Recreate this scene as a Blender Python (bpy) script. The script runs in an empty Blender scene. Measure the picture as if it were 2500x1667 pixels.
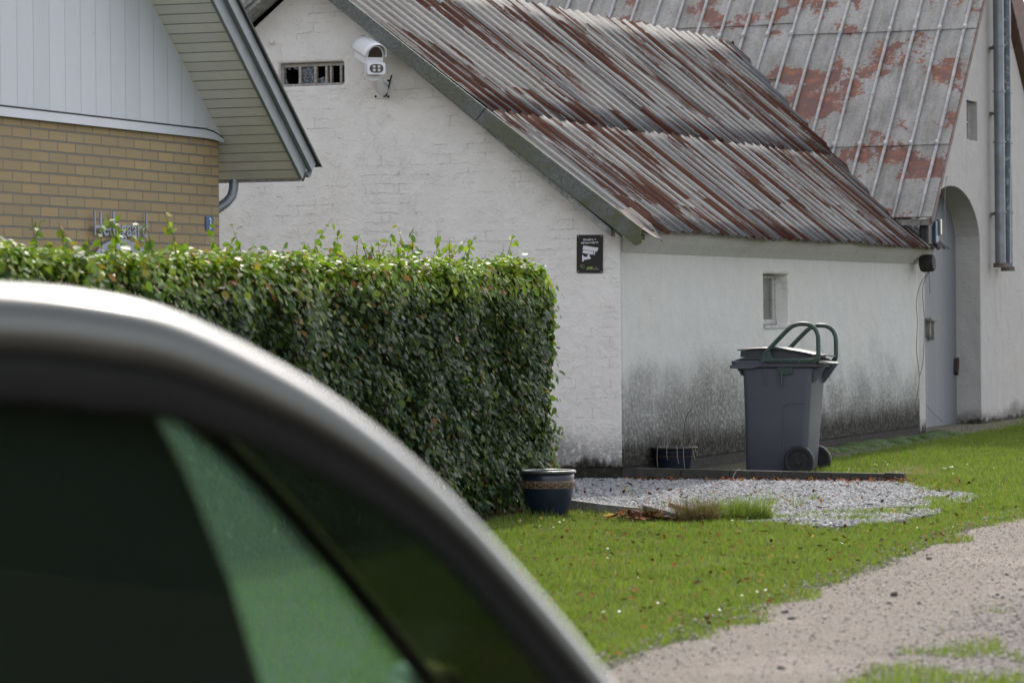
import bpy, bmesh, math, random
import numpy as np
from mathutils import Vector, Matrix
rng = np.random.default_rng(7); random.seed(7)
SC = bpy.context.scene; COL = SC.collection
R = math.radians

# ------------------------------------------------------------------ camera, world, sun, exposure
EYE = 1.33
PITCH = (833.5 - 765.0) / 8400.0
ROLL = 0.010
cd = bpy.data.cameras.new('camera'); cam = bpy.data.objects.new('camera', cd); COL.objects.link(cam); SC.camera = cam
cd.sensor_width = 36.0; cd.lens = 8400.0 / 2500.0 * 36.0
cd.clip_start = 0.1; cd.clip_end = 2000
f_ = Vector((0, math.cos(PITCH), -math.sin(PITCH))); r0 = Vector((1, 0, 0)); u0 = r0.cross(f_)
r_ = r0 * math.cos(ROLL) - u0 * math.sin(ROLL); u_ = u0 * math.cos(ROLL) + r0 * math.sin(ROLL)
cam.matrix_world = Matrix(((r_.x, u_.x, -f_.x, 0), (r_.y, u_.y, -f_.y, 0), (r_.z, u_.z, -f_.z, EYE), (0, 0, 0, 1)))
cd.dof.use_dof = True; cd.dof.focus_distance = 26.5; cd.dof.aperture_fstop = 4.5; cd.dof.aperture_blades = 9

SUN_EL, SUN_AZ = 40.0, 4.0       # azimuth clockwise from +Y (the view direction): the sun stands behind the farm
w = bpy.data.worlds.new('World'); SC.world = w; w.use_nodes = True
nt = w.node_tree; bg = nt.nodes['Background']
sky = nt.nodes.new('ShaderNodeTexSky'); sky.sky_type = 'NISHITA'; sky.sun_disc = False
sky.sun_elevation = R(SUN_EL); sky.sun_rotation = R(SUN_AZ); sky.dust_density = 2.5; sky.air_density = 1.0; sky.ozone_density = 0.6
hs = nt.nodes.new('ShaderNodeHueSaturation'); hs.inputs['Saturation'].default_value = 0.30   # thin high haze greys the blue
nt.links.new(sky.outputs[0], hs.inputs['Color']); wm = nt.nodes.new('ShaderNodeMix'); wm.data_type = 'RGBA'; wm.blend_type = 'MULTIPLY'; wm.inputs[0].default_value = 1.0; wm.inputs[7].default_value = (1.0, 0.98, 0.99, 1)
nt.links.new(hs.outputs[0], wm.inputs[6]); nt.links.new(wm.outputs[2], bg.inputs[0]); bg.inputs[1].default_value = 0.15
sl = bpy.data.lights.new('sun', 'SUN'); sun = bpy.data.objects.new('sun', sl); COL.objects.link(sun)
sl.energy = 1.5; sl.angle = R(0.6); sl.color = (1.0, 0.94, 0.84)
sd = Vector((math.sin(R(SUN_AZ)) * math.cos(R(SUN_EL)), math.cos(R(SUN_AZ)) * math.cos(R(SUN_EL)), math.sin(R(SUN_EL))))
sun.rotation_euler = (-sd).to_track_quat('-Z', 'Y').to_euler()
SC.view_settings.view_transform = 'Standard'; SC.view_settings.look = 'None'; SC.view_settings.gamma = 1
SC.view_settings.exposure = 1.40
SC.render.engine = 'CYCLES'

# ------------------------------------------------------------------ node helper
class NT:
    def __init__(s, name):
        s.m = bpy.data.materials.new(name); s.m.use_nodes = True
        s.t = s.m.node_tree; s.n = s.t.nodes; s.b = s.n['Principled BSDF']; s.out = s.n['Material Output']
        s.co = s.n.new('ShaderNodeTexCoord').outputs['Object']
    def L(s, a, b): s.t.links.new(a, b)
    def put(s, sock, v):
        if isinstance(v, bpy.types.NodeSocket): s.L(v, sock)
        elif isinstance(v, (tuple, list)) and len(v) == 3 and sock.type == 'RGBA': sock.default_value = (*v, 1)
        else: sock.default_value = v
    def set(s, **k):
        for a, v in k.items(): s.put(s.b.inputs[a.replace('_', ' ')], v)
    def vec(s, scale=(1, 1, 1), rot=(0, 0, 0), loc=(0, 0, 0), v=None):
        m = s.n.new('ShaderNodeMapping'); s.L(v or s.co, m.inputs[0])
        m.inputs['Location'].default_value = loc; m.inputs['Rotation'].default_value = rot; m.inputs['Scale'].default_value = scale
        return m.outputs[0]
    def sep(s, v=None):
        x = s.n.new('ShaderNodeSeparateXYZ'); s.L(v or s.co, x.inputs[0]); return x.outputs
    def comb(s, x=0, y=0, z=0):
        c = s.n.new('ShaderNodeCombineXYZ')
        for i, q in enumerate((x, y, z)): s.put(c.inputs[i], q)
        return c.outputs[0]
    def noise(s, scale, v=None, detail=4, rough=0.55, dist=0.0, color=False):
        x = s.n.new('ShaderNodeTexNoise'); s.L(v or s.co, x.inputs['Vector'])
        x.inputs['Scale'].default_value = scale; x.inputs['Detail'].default_value = detail
        x.inputs['Roughness'].default_value = rough; x.inputs['Distortion'].default_value = dist
        return x.outputs['Color' if color else 'Fac']
    def vor(s, scale, v=None, feature='F1', out='Distance', rnd=1.0):
        x = s.n.new('ShaderNodeTexVoronoi'); x.feature = feature; s.L(v or s.co, x.inputs['Vector'])
        x.inputs['Scale'].default_value = scale; x.inputs['Randomness'].default_value = rnd
        return x.outputs[out]
    def math(s, op, a, b=0.0, clamp=False):
        x = s.n.new('ShaderNodeMath'); x.operation = op; x.use_clamp = clamp
        s.put(x.inputs[0], a); s.put(x.inputs[1], b); return x.outputs[0]
    def vmath(s, op, a, b):
        x = s.n.new('ShaderNodeVectorMath'); x.operation = op; s.put(x.inputs[0], a); s.put(x.inputs[1], b); return x.outputs[0]
    def step(s, v, lo, hi, a=0.0, b=1.0):
        x = s.n.new('ShaderNodeMapRange'); x.clamp = True; x.interpolation_type = 'SMOOTHSTEP' if lo < hi else 'LINEAR'
        s.put(x.inputs[0], v)
        for i, q in enumerate((lo, hi, a, b)): s.put(x.inputs[i + 1], q)
        return x.outputs[0]
    def mix(s, f, a, b, mode='MIX'):
        x = s.n.new('ShaderNodeMix'); x.data_type = 'RGBA'; x.blend_type = mode
        s.put(x.inputs[0], f); s.put(x.inputs[6], a); s.put(x.inputs[7], b); return x.outputs[2]
    def ramp(s, f, stops):
        x = s.n.new('ShaderNodeValToRGB'); s.L(f, x.inputs[0]); e = x.color_ramp.elements
        while len(e) < len(stops): e.new(0.5)
        for i, (p, c) in enumerate(stops): e[i].position = p; e[i].color = (*c, 1)
        return x.outputs[0]
    def bump(s, h, dist=0.01, strength=1.0, prev=None):
        x = s.n.new('ShaderNodeBump'); s.L(h, x.inputs['Height']); x.inputs['Distance'].default_value = dist
        x.inputs['Strength'].default_value = strength
        if prev is not None: s.L(prev, x.inputs['Normal'])
        s.L(x.outputs[0], s.b.inputs['Normal']); return x.outputs[0]
    def attr(s, name):
        x = s.n.new('ShaderNodeAttribute'); x.attribute_name = name; return x.outputs['Fac']

def simple(name, col, rough=0.6, metal=0.0, var=0.15, scale=8.0, bumpd=0.0, coat=0.0, dirt=None):
    t = NT(name); n = t.noise(scale, detail=5)
    c2 = tuple(max(0, c * (1 - var)) for c in col); c3 = tuple(min(1, c * (1 + var)) for c in col)
    c = t.ramp(n, [(0.3, c2), (0.7, c3)])
    if dirt:
        c = t.mix(t.step(t.noise(scale * 2.3, detail=6, rough=0.7), 0.5, 0.68, 0, 0.75), c, dirt)
    t.set(Base_Color=c, Roughness=rough, Metallic=metal)
    if coat: t.set(Coat_Weight=coat, Coat_Roughness=0.08)
    if bumpd: t.bump(t.noise(scale * 4, detail=6, rough=0.65), bumpd)
    return t.m

# ------------------------------------------------------------------ mesh helpers
def link_mesh(name, me, mat=None, parent=None, smooth=False):
    o = bpy.data.objects.new(name, me); COL.objects.link(o)
    if mat is not None:
        for m in (mat if isinstance(mat, (list, tuple)) else [mat]): me.materials.append(m)
    if parent is not None: o.parent = parent
    if smooth:
        me.polygons.foreach_set('use_smooth', [True] * len(me.polygons))
    return o
def tag(o, label=None, cat=None, group=None, kind=None):
    if label: o['label'] = label
    if cat: o['category'] = cat
    if group: o['group'] = group
    if kind: o['kind'] = kind
    return o
def thing(name, label, cat, loc=(0, 0, 0), rz=0.0, group=None, rx=0.0):
    o = bpy.data.objects.new(name, None); COL.objects.link(o); o.location = loc; o.rotation_euler = (rx, 0, rz)
    return tag(o, label, cat, group)
def pydata(name, v, f, mat=None, parent=None, smooth=False):
    me = bpy.data.meshes.new(name); me.from_pydata([tuple(map(float, p)) for p in v], [], f); me.update()
    return link_mesh(name, me, mat, parent, smooth)
class B:
    """collects shapes, links them as one mesh"""
    def __init__(s): s.v = []; s.f = []; s.mi = []; s.cur = 0
    def add(s, v, f):
        k = len(s.v); s.v += [tuple(map(float, p)) for p in v]; s.f += [tuple(i + k for i in q) for q in f]; s.mi += [s.cur] * len(f); return s
    def mat(s, i): s.cur = i; return s
    def box(s, x0, x1, y0, y1, z0, z1, M=None):
        v = [(x, y, z) for z in (z0, z1) for y in (y0, y1) for x in (x0, x1)]
        if M is not None: v = [tuple(M @ Vector(p)) for p in v]
        return s.add(v, [(0, 2, 3, 1), (4, 5, 7, 6), (0, 1, 5, 4), (2, 6, 7, 3), (0, 4, 6, 2), (1, 3, 7, 5)])
    def prism(s, poly, fn, a, b):
        """poly of 2-D points; fn(p, t)->3-D at thickness t in (a,b)"""
        n = len(poly); v = [fn(p, a) for p in poly] + [fn(p, b) for p in poly]
        return s.add(v, [tuple(range(n))[::-1], tuple(range(n, 2 * n))] + [(i, (i + 1) % n, n + (i + 1) % n, n + i) for i in range(n)])
    def lathe(s, prof, n=32, c=(0, 0, 0), M=None, close=False):
        v = []; k = len(prof)
        for i in range(n):
            a = 2 * math.pi * i / n
            for r, z in prof: v.append((c[0] + r * math.cos(a), c[1] + r * math.sin(a), c[2] + z))
        if M is not None: v = [tuple(M @ Vector(p)) for p in v]
        f = []
        for i in range(n):
            j = (i + 1) % n
            for q in range(k - 1 if not close else k):
                q2 = (q + 1) % k; f.append((i * k + q, j * k + q, j * k + q2, i * k + q2))
        return s.add(v, f)
    def tube(s, pts, r, n=8, closed=False, caps=True):
        P = [Vector(p) for p in pts]; m = len(P); v = []
        rr = r if isinstance(r, (list, tuple)) else [r] * m
        up = None
        for i in range(m):
            if closed: d = P[(i + 1) % m] - P[i - 1]
            else: d = P[min(i + 1, m - 1)] - P[max(i - 1, 0)]
            d.normalize()
            if up is None:
                up = Vector((0, 0, 1)) if abs(d.z) < 0.9 else Vector((1, 0, 0))
            sx = d.cross(up).normalized(); up = sx.cross(d).normalized()
            for k in range(n):
                a = 2 * math.pi * k / n; v.append(tuple(P[i] + (sx * math.cos(a) + up * math.sin(a)) * rr[i]))
        f = []
        for i in range(m if closed else m - 1):
            j = (i + 1) % m
            for k in range(n): f.append((i * n + k, i * n + (k + 1) % n, j * n + (k + 1) % n, j * n + k))
        if caps and not closed: f += [tuple(range(n))[::-1], tuple(range((m - 1) * n, m * n))]
        return s.add(v, f)
    def grid(s, pts):   # pts[i][j]
        n, m = len(pts), len(pts[0]); v = [p for row in pts for p in row]
        return s.add(v, [(i * m + j, (i + 1) * m + j, (i + 1) * m + j + 1, i * m + j + 1) for i in range(n - 1) for j in range(m - 1)])
    def build(s, name, mat=None, parent=None, smooth=False, bevel=0.0, seg=2, solid=0.0):
        me = bpy.data.meshes.new(name); me.from_pydata(s.v, [], s.f); me.update()
        bm = bmesh.new(); bm.from_mesh(me); bmesh.ops.recalc_face_normals(bm, faces=bm.faces); bm.to_mesh(me); bm.free()
        if max(s.mi or [0]) > 0: me.polygons.foreach_set('material_index', s.mi)
        o = link_mesh(name, me, mat, parent, smooth)
        if bevel:
            b = o.modifiers.new('bevel', 'BEVEL'); b.width = bevel; b.segments = seg; b.limit_method = 'ANGLE'; b.angle_limit = R(35)
            if smooth: pass
        if solid:
            q = o.modifiers.new('solid', 'SOLIDIFY'); q.thickness = solid; q.offset = 0
        return o
def smooth_by_angle(o, deg=35):
    me = o.data; bm = bmesh.new(); bm.from_mesh(me)
    for f in bm.faces: f.smooth = True
    for e in bm.edges:
        if len(e.link_faces) != 2 or e.calc_face_angle(0) > R(deg): e.smooth = False
    bm.to_mesh(me); bm.free(); return o
def cut(o, boxes):
    """carve boxes (x0,x1,y0,y1,z0,z1) or prism builders out of o, baked into its mesh"""
    for bx in boxes:
        b = bx if isinstance(bx, B) else B().box(*bx)
        c = b.build('cutter'); c.parent = o.parent
        m = o.modifiers.new('b', 'BOOLEAN'); m.object = c; m.operation = 'DIFFERENCE'; m.solver = 'EXACT'
        bpy.context.view_layer.update()
        me = bpy.data.meshes.new_from_object(o.evaluated_get(bpy.context.evaluated_depsgraph_get()))
        o.modifiers.remove(m); old = o.data; o.data = me; bpy.data.meshes.remove(old)
        bpy.data.objects.remove(c)
    return o
def bulk(name, V, F, mat, parent=None, attrs=None, smooth=False):
    """V (N,3) float, F list of (count, (M,k) int arrays) all-together mesh via foreach"""
    me = bpy.data.meshes.new(name); me.vertices.add(len(V)); me.vertices.foreach_set('co', np.asarray(V, np.float32).ravel())
    loops = np.concatenate([f.ravel() for f in F]); tot = np.concatenate([np.full(len(f), f.shape[1]) for f in F])
    me.loops.add(len(loops)); me.loops.foreach_set('vertex_index', loops.astype(np.int32))
    me.polygons.add(len(tot)); st = np.concatenate([[0], np.cumsum(tot)[:-1]])
    me.polygons.foreach_set('loop_start', st.astype(np.int32)); me.polygons.foreach_set('loop_total', tot.astype(np.int32))
    if smooth: me.polygons.foreach_set('use_smooth', np.ones(len(tot), bool))
    me.update(calc_edges=True)
    for k, a in (attrs or {}).items():
        at = me.attributes.new(k, 'FLOAT', 'POINT'); at.data.foreach_set('value', np.asarray(a, np.float32))
    return link_mesh(name, me, mat, parent)
def scatter(name, tv, tf, pos, rot, sc, mat, parent=None, rnd=None, extra=None, smooth=False):
    tv = np.asarray(tv, float); N = len(pos); n = len(tv)
    sc = np.asarray(sc, float)
    if sc.ndim == 1: sc = sc[:, None].repeat(3, 1)
    V = np.einsum('nij,nkj->nki', rot, tv[None] * sc[:, None, :]) + pos[:, None, :]
    F = []
    for k in sorted({len(f) for f in tf}):
        a = np.array([f for f in tf if len(f) == k]); F.append((a[None] + (np.arange(N) * n)[:, None, None]).reshape(-1, k))
    at = {'rnd': np.repeat(rng.random(N) if rnd is None else rnd, n)}
    for k, v in (extra or {}).items(): at[k] = np.repeat(v, n)
    return bulk(name, V.reshape(-1, 3), F, mat, parent, at, smooth)
def basis(nrm, tan):
    """rotation matrices whose columns are (tangent, side, normal)"""
    nrm = nrm / np.linalg.norm(nrm, axis=1, keepdims=True)
    t = tan - (tan * nrm).sum(1, keepdims=True) * nrm; t /= np.linalg.norm(t, axis=1, keepdims=True) + 1e-9
    return np.stack([t, np.cross(nrm, t), nrm], axis=2)
def rand_unit(n):
    v = rng.normal(size=(n, 3)); return v / np.linalg.norm(v, axis=1, keepdims=True)
def spin(n, tilt=1.0):
    nn = rand_unit(n) * tilt + np.array([0, 0, 1.0]); return basis(nn, rand_unit(n))
def text_mesh(txt, size, name, mat, parent, place, extrude=0.0, align='CENTER', bold=0.0, sx=1.0):
    c = bpy.data.curves.new(name, 'FONT'); c.body = txt; c.size = size; c.align_x = align; c.extrude = extrude; c.offset = bold
    o = bpy.data.objects.new(name, c); COL.objects.link(o); bpy.context.view_layer.update()
    me = bpy.data.meshes.new_from_object(o.evaluated_get(bpy.context.evaluated_depsgraph_get()))
    bpy.data.objects.remove(o)
    me.transform(place @ Matrix.Diagonal((sx, 1, 1, 1)))
    return link_mesh(name, me, mat, parent)
def in_poly(x, y, P):
    P = np.asarray(P); r = np.zeros(len(x), bool); j = len(P) - 1
    for i in range(len(P)):
        c = ((P[i, 1] > y) != (P[j, 1] > y)) & (x < (P[j, 0] - P[i, 0]) * (y - P[i, 1]) / (P[j, 1] - P[i, 1] + 1e-12) + P[i, 0])
        r ^= c; j = i
    return r
def vnoise(x, y, s, seed=0):
    """cheap smooth value noise in numpy"""
    g = np.random.default_rng(seed).random((64, 64)); x = x / s + 31; y = y / s + 17
    xi = np.floor(x).astype(int); yi = np.floor(y).astype(int); fx = x - xi; fy = y - yi
    fx = fx * fx * (3 - 2 * fx); fy = fy * fy * (3 - 2 * fy)
    G = lambda a, b: g[a % 64, b % 64]
    return (G(xi, yi) * (1 - fx) + G(xi + 1, yi) * fx) * (1 - fy) + (G(xi, yi + 1) * (1 - fx) + G(xi + 1, yi + 1) * fx) * fy

# frames of the place: local x runs away along each building, local y to the left
BO = (0.8733, 27.3); BA = math.atan2(1.0, 3200 / 8400.0)
HO = (-1.9798, 23.3658); HA = math.atan2(0.944, 0.33)
GO = (0.2255, 23.4)

# ------------------------------------------------------------------ materials
def whitewash(name, axis, lo_dirt, base=(0.76, 0.75, 0.73), streaks=0.0, flakes=0.5, dark=1.0):
    """lime-washed brick: axis = which object axis runs along the wall"""
    t = NT(name); X = t.sep(); u = X[axis]; z = X[2]
    wob = t.noise(1.3, detail=3, color=True)
    uv = t.vmath('ADD', t.comb(u, z, 0.0), t.vmath('MULTIPLY', wob, (0.05, 0.05, 0.0)))
    br = t.n.new('ShaderNodeTexBrick'); t.L(uv, br.inputs['Vector']); br.inputs['Scale'].default_value = 1.0
    br.inputs['Brick Width'].default_value = 0.24; br.inputs['Row Height'].default_value = 0.077
    br.inputs['Mortar Size'].default_value = 0.012; br.inputs['Mortar Smooth'].default_value = 1.0
    n_big = t.noise(0.9, detail=4); n_mid = t.noise(4.0, detail=6, rough=0.6); n_f = t.noise(38, detail=6, rough=0.7)
    col = t.ramp(n_mid, [(0.3, tuple(c * 0.93 for c in base)), (0.65, base)])
    col = t.mix(t.step(n_big, 0.45, 0.7, 0, 0.3), col, (base[0] * .98, base[1] * .95, base[2] * .88))
    # flaking edges: contours of distorted noises
    w2 = t.vmath('ADD', t.comb(u, z, 0.0), t.vmath('MULTIPLY', t.noise(7, detail=4, color=True), (0.10, 0.05, 0.0)))
    v1 = t.vor(4.2, t.vec((0.75, 1.7, 1), v=w2), 'DISTANCE_TO_EDGE')
    crack = t.step(v1, 0.0, 0.018, 1.0, 0.0)
    br2 = t.n.new('ShaderNodeTexBrick'); t.L(t.vmath('ADD', uv, t.vmath('MULTIPLY', t.noise(9, detail=5, rough=0.7, color=True), (0.05, 0.045, 0.0))), br2.inputs['Vector']); br2.inputs['Scale'].default_value = 1.0
    br2.inputs['Brick Width'].default_value = 0.30; br2.inputs['Row Height'].default_value = 0.0785; br2.inputs['Mortar Size'].default_value = 0.0028; br2.inputs['Mortar Smooth'].default_value = 0.3
    lips = t.math('MULTIPLY', br2.outputs['Fac'], t.step(t.noise(3.1, v=t.vec(loc=(7, 1, 5)), detail=7, rough=0.8), 0.51, 0.58))
    v2 = t.vor(8.5, t.vec((1, 1.7, 1), v=w2), 'DISTANCE_TO_EDGE')
    crack2 = t.step(v2, 0.0, 0.03, 1.0, 0.0)
    mask = t.step(t.noise(1.9, detail=5, rough=0.65), 0.47, 0.60)
    mask2 = t.step(t.noise(2.6, v=t.vec(loc=(5, 3, 1)), detail=5), 0.50, 0.62)
    ck = t.math('MULTIPLY', crack, mask); ck2 = t.math('MULTIPLY', crack2, mask2)
    cks = t.math('MAXIMUM', ck, t.math('MULTIPLY', ck2, 0.6))
    cks = t.math('MULTIPLY', cks, t.step(n_f, 0.40, 0.56)); cks = t.math('MULTIPLY', cks, 0.22); cks = t.math('MAXIMUM', cks, t.math('MULTIPLY', lips, t.step(n_f, 0.35, 0.62, 0.0, 0.8 * min(1.0, flakes + 0.1))))
    col = t.mix(t.math('MULTIPLY', cks, flakes * 0.75), col, (0.26, 0.24, 0.22))
    edge = t.math('SUBTRACT', 1.0, t.math('MULTIPLY', t.math('ABSOLUTE', t.math('SUBTRACT', t.noise(2.4, v=w2, detail=7, rough=0.72), 0.505)), 130.0), True)
    col = t.mix(t.math('MULTIPLY', t.math('MULTIPLY', edge, t.step(t.noise(1.7, v=t.vec(loc=(8, 8, 1)), detail=4), 0.55, 0.66)), t.step(n_f, 0.42, 0.62, 0.0, 0.30)), col, (0.34, 0.32, 0.29))
    # soft grey soiling along courses
    soil = t.math('MULTIPLY', t.step(t.noise(1.5, v=t.vec(loc=(2, 9, 4)), detail=8, rough=0.7), 0.56, 0.74), t.step(n_f, 0.38, 0.62))
    col = t.mix(t.math('MULTIPLY', soil, 0.42), col, (0.24, 0.23, 0.21))
    # rising damp: mottled dirt near the ground with an uneven top edge
    zz = t.math('ADD', z, t.math('MULTIPLY', t.math('SUBTRACT', t.noise(0.8, detail=8, rough=0.68), 0.5), -lo_dirt * 1.9))
    damp = t.step(zz, lo_dirt * 0.25, lo_dirt * 1.15, 1.0, 0.0)
    speck = t.step(t.noise(20, v=t.vec((1, 1, 1.15)), detail=8, rough=0.78), 0.42, 0.60)
    col = t.mix(t.math('MULTIPLY', t.math('MULTIPLY', damp, t.step(speck, 0, 1, 0.45, 1.0)), 0.72 * dark), col, (0.14, 0.142, 0.125))
    zf = t.math('ADD', z, t.math('MULTIPLY', t.math('SUBTRACT', t.noise(5, detail=6, rough=0.65), 0.5), -0.28))
    foot = t.step(zf, lo_dirt * 0.20, lo_dirt * 0.46, 1.0, 0.0)
    col = t.mix(t.math('MULTIPLY', foot, t.step(speck, 0, 1, 0.84, 1.0)), col, (0.036, 0.033, 0.024))
    if streaks:
        st = t.noise(5, v=t.vec((2.2, 2.2, 0.22)), detail=6, rough=0.65)
        col = t.mix(t.step(st, 0.52, 0.72, 0, streaks), col, (0.30, 0.27, 0.25))
        st = t.noise(16, v=t.vec((2.6, 2.6, 0.3)), detail=4, rough=0.6)
        col = t.mix(t.step(st, 0.70, 0.76, 0, streaks * 1.3), col, (0.06, 0.055, 0.05))
    # black specks
    sp = t.vor(9, feature='F1'); col = t.mix(t.math('MULTIPLY', t.step(sp, 0.02, 0.045, 1, 0), 0.6), col, (0.08, 0.07, 0.06))
    t.set(Base_Color=col, Roughness=0.9, Specular_IOR_Level=0.15)
    h = t.math('MULTIPLY', br.outputs['Fac'], -0.035 * flakes)
    h = t.math('ADD', h, t.math('MULTIPLY', n_mid, 1.8)); h = t.math('ADD', h, t.math('MULTIPLY', n_f, 0.35))
    h = t.math('ADD', h, t.math('MULTIPLY', cks, -0.5)); h = t.math('ADD', h, t.math('MULTIPLY', t.step(t.noise(2.4, v=w2, detail=7, rough=0.72), 0.50, 0.53), 0.16 * flakes)); h = t.math('ADD', h, t.math('MULTIPLY', t.step(t.noise(3.7, v=t.vec(loc=(3, 1, 8), v=w2), detail=7, rough=0.72), 0.55, 0.58), 0.14 * flakes)); 
    h = t.math('ADD', h, t.math('MULTIPLY', t.math('MULTIPLY', damp, speck), -0.8))
    t.bump(h, 0.014, 1.0)
    return t.m
M = {}
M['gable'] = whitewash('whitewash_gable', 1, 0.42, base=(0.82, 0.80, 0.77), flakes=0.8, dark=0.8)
M['side'] = whitewash('whitewash_side_shaded', 0, 0.95, base=(0.55, 0.555, 0.53), flakes=0.22)  # base darkened: the shade on this wall is put into its colour
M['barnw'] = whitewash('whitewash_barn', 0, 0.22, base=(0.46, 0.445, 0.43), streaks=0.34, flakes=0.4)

def corrugated():
    t = NT('rusty_corrugated_iron'); X = t.sep(); x, y, z = X[0], X[1], X[2]
    sv = t.comb(t.math('MULTIPLY', x, 1.0), 0.0, t.math('MULTIPLY', z, 0.13))
    s1 = t.noise(9, v=sv, detail=5, rough=0.6); s2 = t.noise(34, v=sv, detail=6, rough=0.65)
    fine = t.noise(45, v=t.comb(x, 0.0, t.math('MULTIPLY', z, 0.5)), detail=6, rough=0.75)
    big = t.noise(1.1, detail=3)
    col = t.ramp(s2, [(0.38, (0.010, 0.009, 0.008)), (0.46, (0.030, 0.031, 0.033)), (0.60, (0.046, 0.050, 0.057)), (0.74, (0.092, 0.089, 0.086))])
    col = t.mix(t.step(fine, 0.35, 0.7, 0, 0.45), col, (0.17, 0.165, 0.15))
    col = t.mix(t.step(t.noise(34, v=sv, detail=2), 0.66, 0.72, 0, 0.7), col, (0.17, 0.13, 0.11))
    zc = t.math('SUBTRACT', z, 2.95)
    band = t.step(t.math('ABSOLUTE', zc), 0.0, 0.35, 0.05, 0.0)
    e = t.math('ADD', t.math('ADD', s1, t.math('MULTIPLY', t.math('SUBTRACT', fine, 0.5), 0.30)), t.math('MULTIPLY', t.math('SUBTRACT', big, 0.5), 0.55))
    vall = t.math('COSINE', t.math('MULTIPLY', x, 2 * math.pi / 0.252)); col = t.mix(t.math('MULTIPLY', t.step(vall, -0.2, -0.85), t.step(fine, 0.3, 0.6, 0.15, 0.85)), col, (0.030, 0.026, 0.022))   # darker along the valleys
    col = t.mix(t.math('MULTIPLY', t.step(vall, 0.55, 0.9), t.step(t.noise(20, v=sv, detail=4), 0.35, 0.6, 0.25, 0.9)), col, (0.145, 0.146, 0.148))   # paler along the crests
    e = t.math('ADD', e, band)
    cellw = t.n.new('ShaderNodeTexWhiteNoise'); cellw.noise_dimensions = '2D'
    t.L(t.comb(t.math('FLOOR', t.math('DIVIDE', t.math('ADD', x, 5.04), 0.063)), t.math('FLOOR', t.math('DIVIDE', t.math('ADD', z, t.math('MULTIPLY', big, 0.8)), 0.9)), 0.0), cellw.inputs['Vector'])
    e = t.math('ADD', e, t.math('MULTIPLY', t.math('SUBTRACT', cellw.outputs['Value'], 0.5), 0.27))
    col = t.mix(t.step(cellw.outputs['Value'], 0.0, 0.35, 0.45, 0.0), col, (0.074, 0.080, 0.090))
    rust = t.step(e, 0.535, 0.57)
    rc = t.ramp(t.noise(14, v=sv, detail=6, rough=0.7), [(0.3, (0.016, 0.006, 0.0045)), (0.5, (0.045, 0.012, 0.007)), (0.7, (0.100, 0.026, 0.010))])
    col = t.mix(t.math('MULTIPLY', rust, 0.93), col, rc)
    halo = t.step(e, 0.47, 0.54, 0, 0.55); col = t.mix(t.math('MULTIPLY', halo, t.step(fine, 0.4, 0.6)), col, (0.055, 0.033, 0.025))
    t.set(Base_Color=col, Roughness=t.step(rust, 0, 1, 0.72, 0.9), Metallic=0.0, Specular_IOR_Level=t.step(rust, 0, 1, 0.22, 0.02))
    t.bump(t.math('ADD', fine, t.math('MULTIPLY', rust, -0.3)), 0.004, 0.8)
    return t.m
M['corr'] = corrugated()
def seamroof():
    t = NT('weathered_seam_sheet'); X = t.sep(); x, y, z = X[0], X[1], X[2]
    n = t.noise(2.5, detail=5); dr = t.noise(8, v=t.comb(0.0, t.math('MULTIPLY', y, 1.6), t.math('MULTIPLY', z, 0.35)), detail=7, rough=0.7)
    f = t.noise(30, detail=7, rough=0.75)
    col = t.ramp(n, [(0.3, (0.13, 0.125, 0.105)), (0.5, (0.215, 0.208, 0.185)), (0.68, (0.30, 0.292, 0.27))])
    col = t.mix(t.step(dr, 0.35, 0.68, 0, 0.6), col, (0.34, 0.335, 0.325)); col = t.mix(t.step(f, 0.45, 0.68, 0, 0.6), col, (0.11, 0.11, 0.09))
    # rust blooms, some panels worse than others
    cell = t.math('MULTIPLY', t.math('FLOOR', t.math('DIVIDE', t.math('ADD', y, 0.02), 0.5616)), 1.0)
    wn = t.n.new('ShaderNodeTexWhiteNoise'); wn.noise_dimensions = '2D'
    t.L(t.comb(cell, t.math('FLOOR', t.math('DIVIDE', z, 1.35)), 0.0), wn.inputs['Vector'])
    e = t.math('ADD', t.noise(1.6, v=t.vec(loc=(3.1, 7.7, 2.2)), detail=8, rough=0.72), t.math('MULTIPLY', t.math('SUBTRACT', wn.outputs['Value'], 0.5), 0.13))
    e = t.math('ADD', e, t.math('MULTIPLY', t.math('SUBTRACT', f, 0.5), 0.16))
    e = t.math('ADD', e, t.step(z, 2.2, 3.0, 0.07, 0.0))
    rust = t.step(e, 0.548, 0.585)
    rc = t.ramp(t.noise(9, detail=6, rough=0.7), [(0.3, (0.075, 0.028, 0.021)), (0.5, (0.12, 0.033, 0.017)), (0.66, (0.25, 0.070, 0.020))])
    col = t.mix(t.step(e, 0.53, 0.58, 0, 0.35), col, (0.25, 0.16, 0.12)); col = t.mix(t.math('MULTIPLY', rust, 0.9), col, rc)
    t.set(Base_Color=col, Roughness=0.6, Metallic=t.step(rust, 0, 1, 0.25, 0.0))
    t.bump(t.math('ADD', f, t.math('MULTIPLY', t.noise(1.6, detail=2), 4.0)), 0.004, 0.7)
    return t.m
M['seam'] = seamroof()
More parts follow.
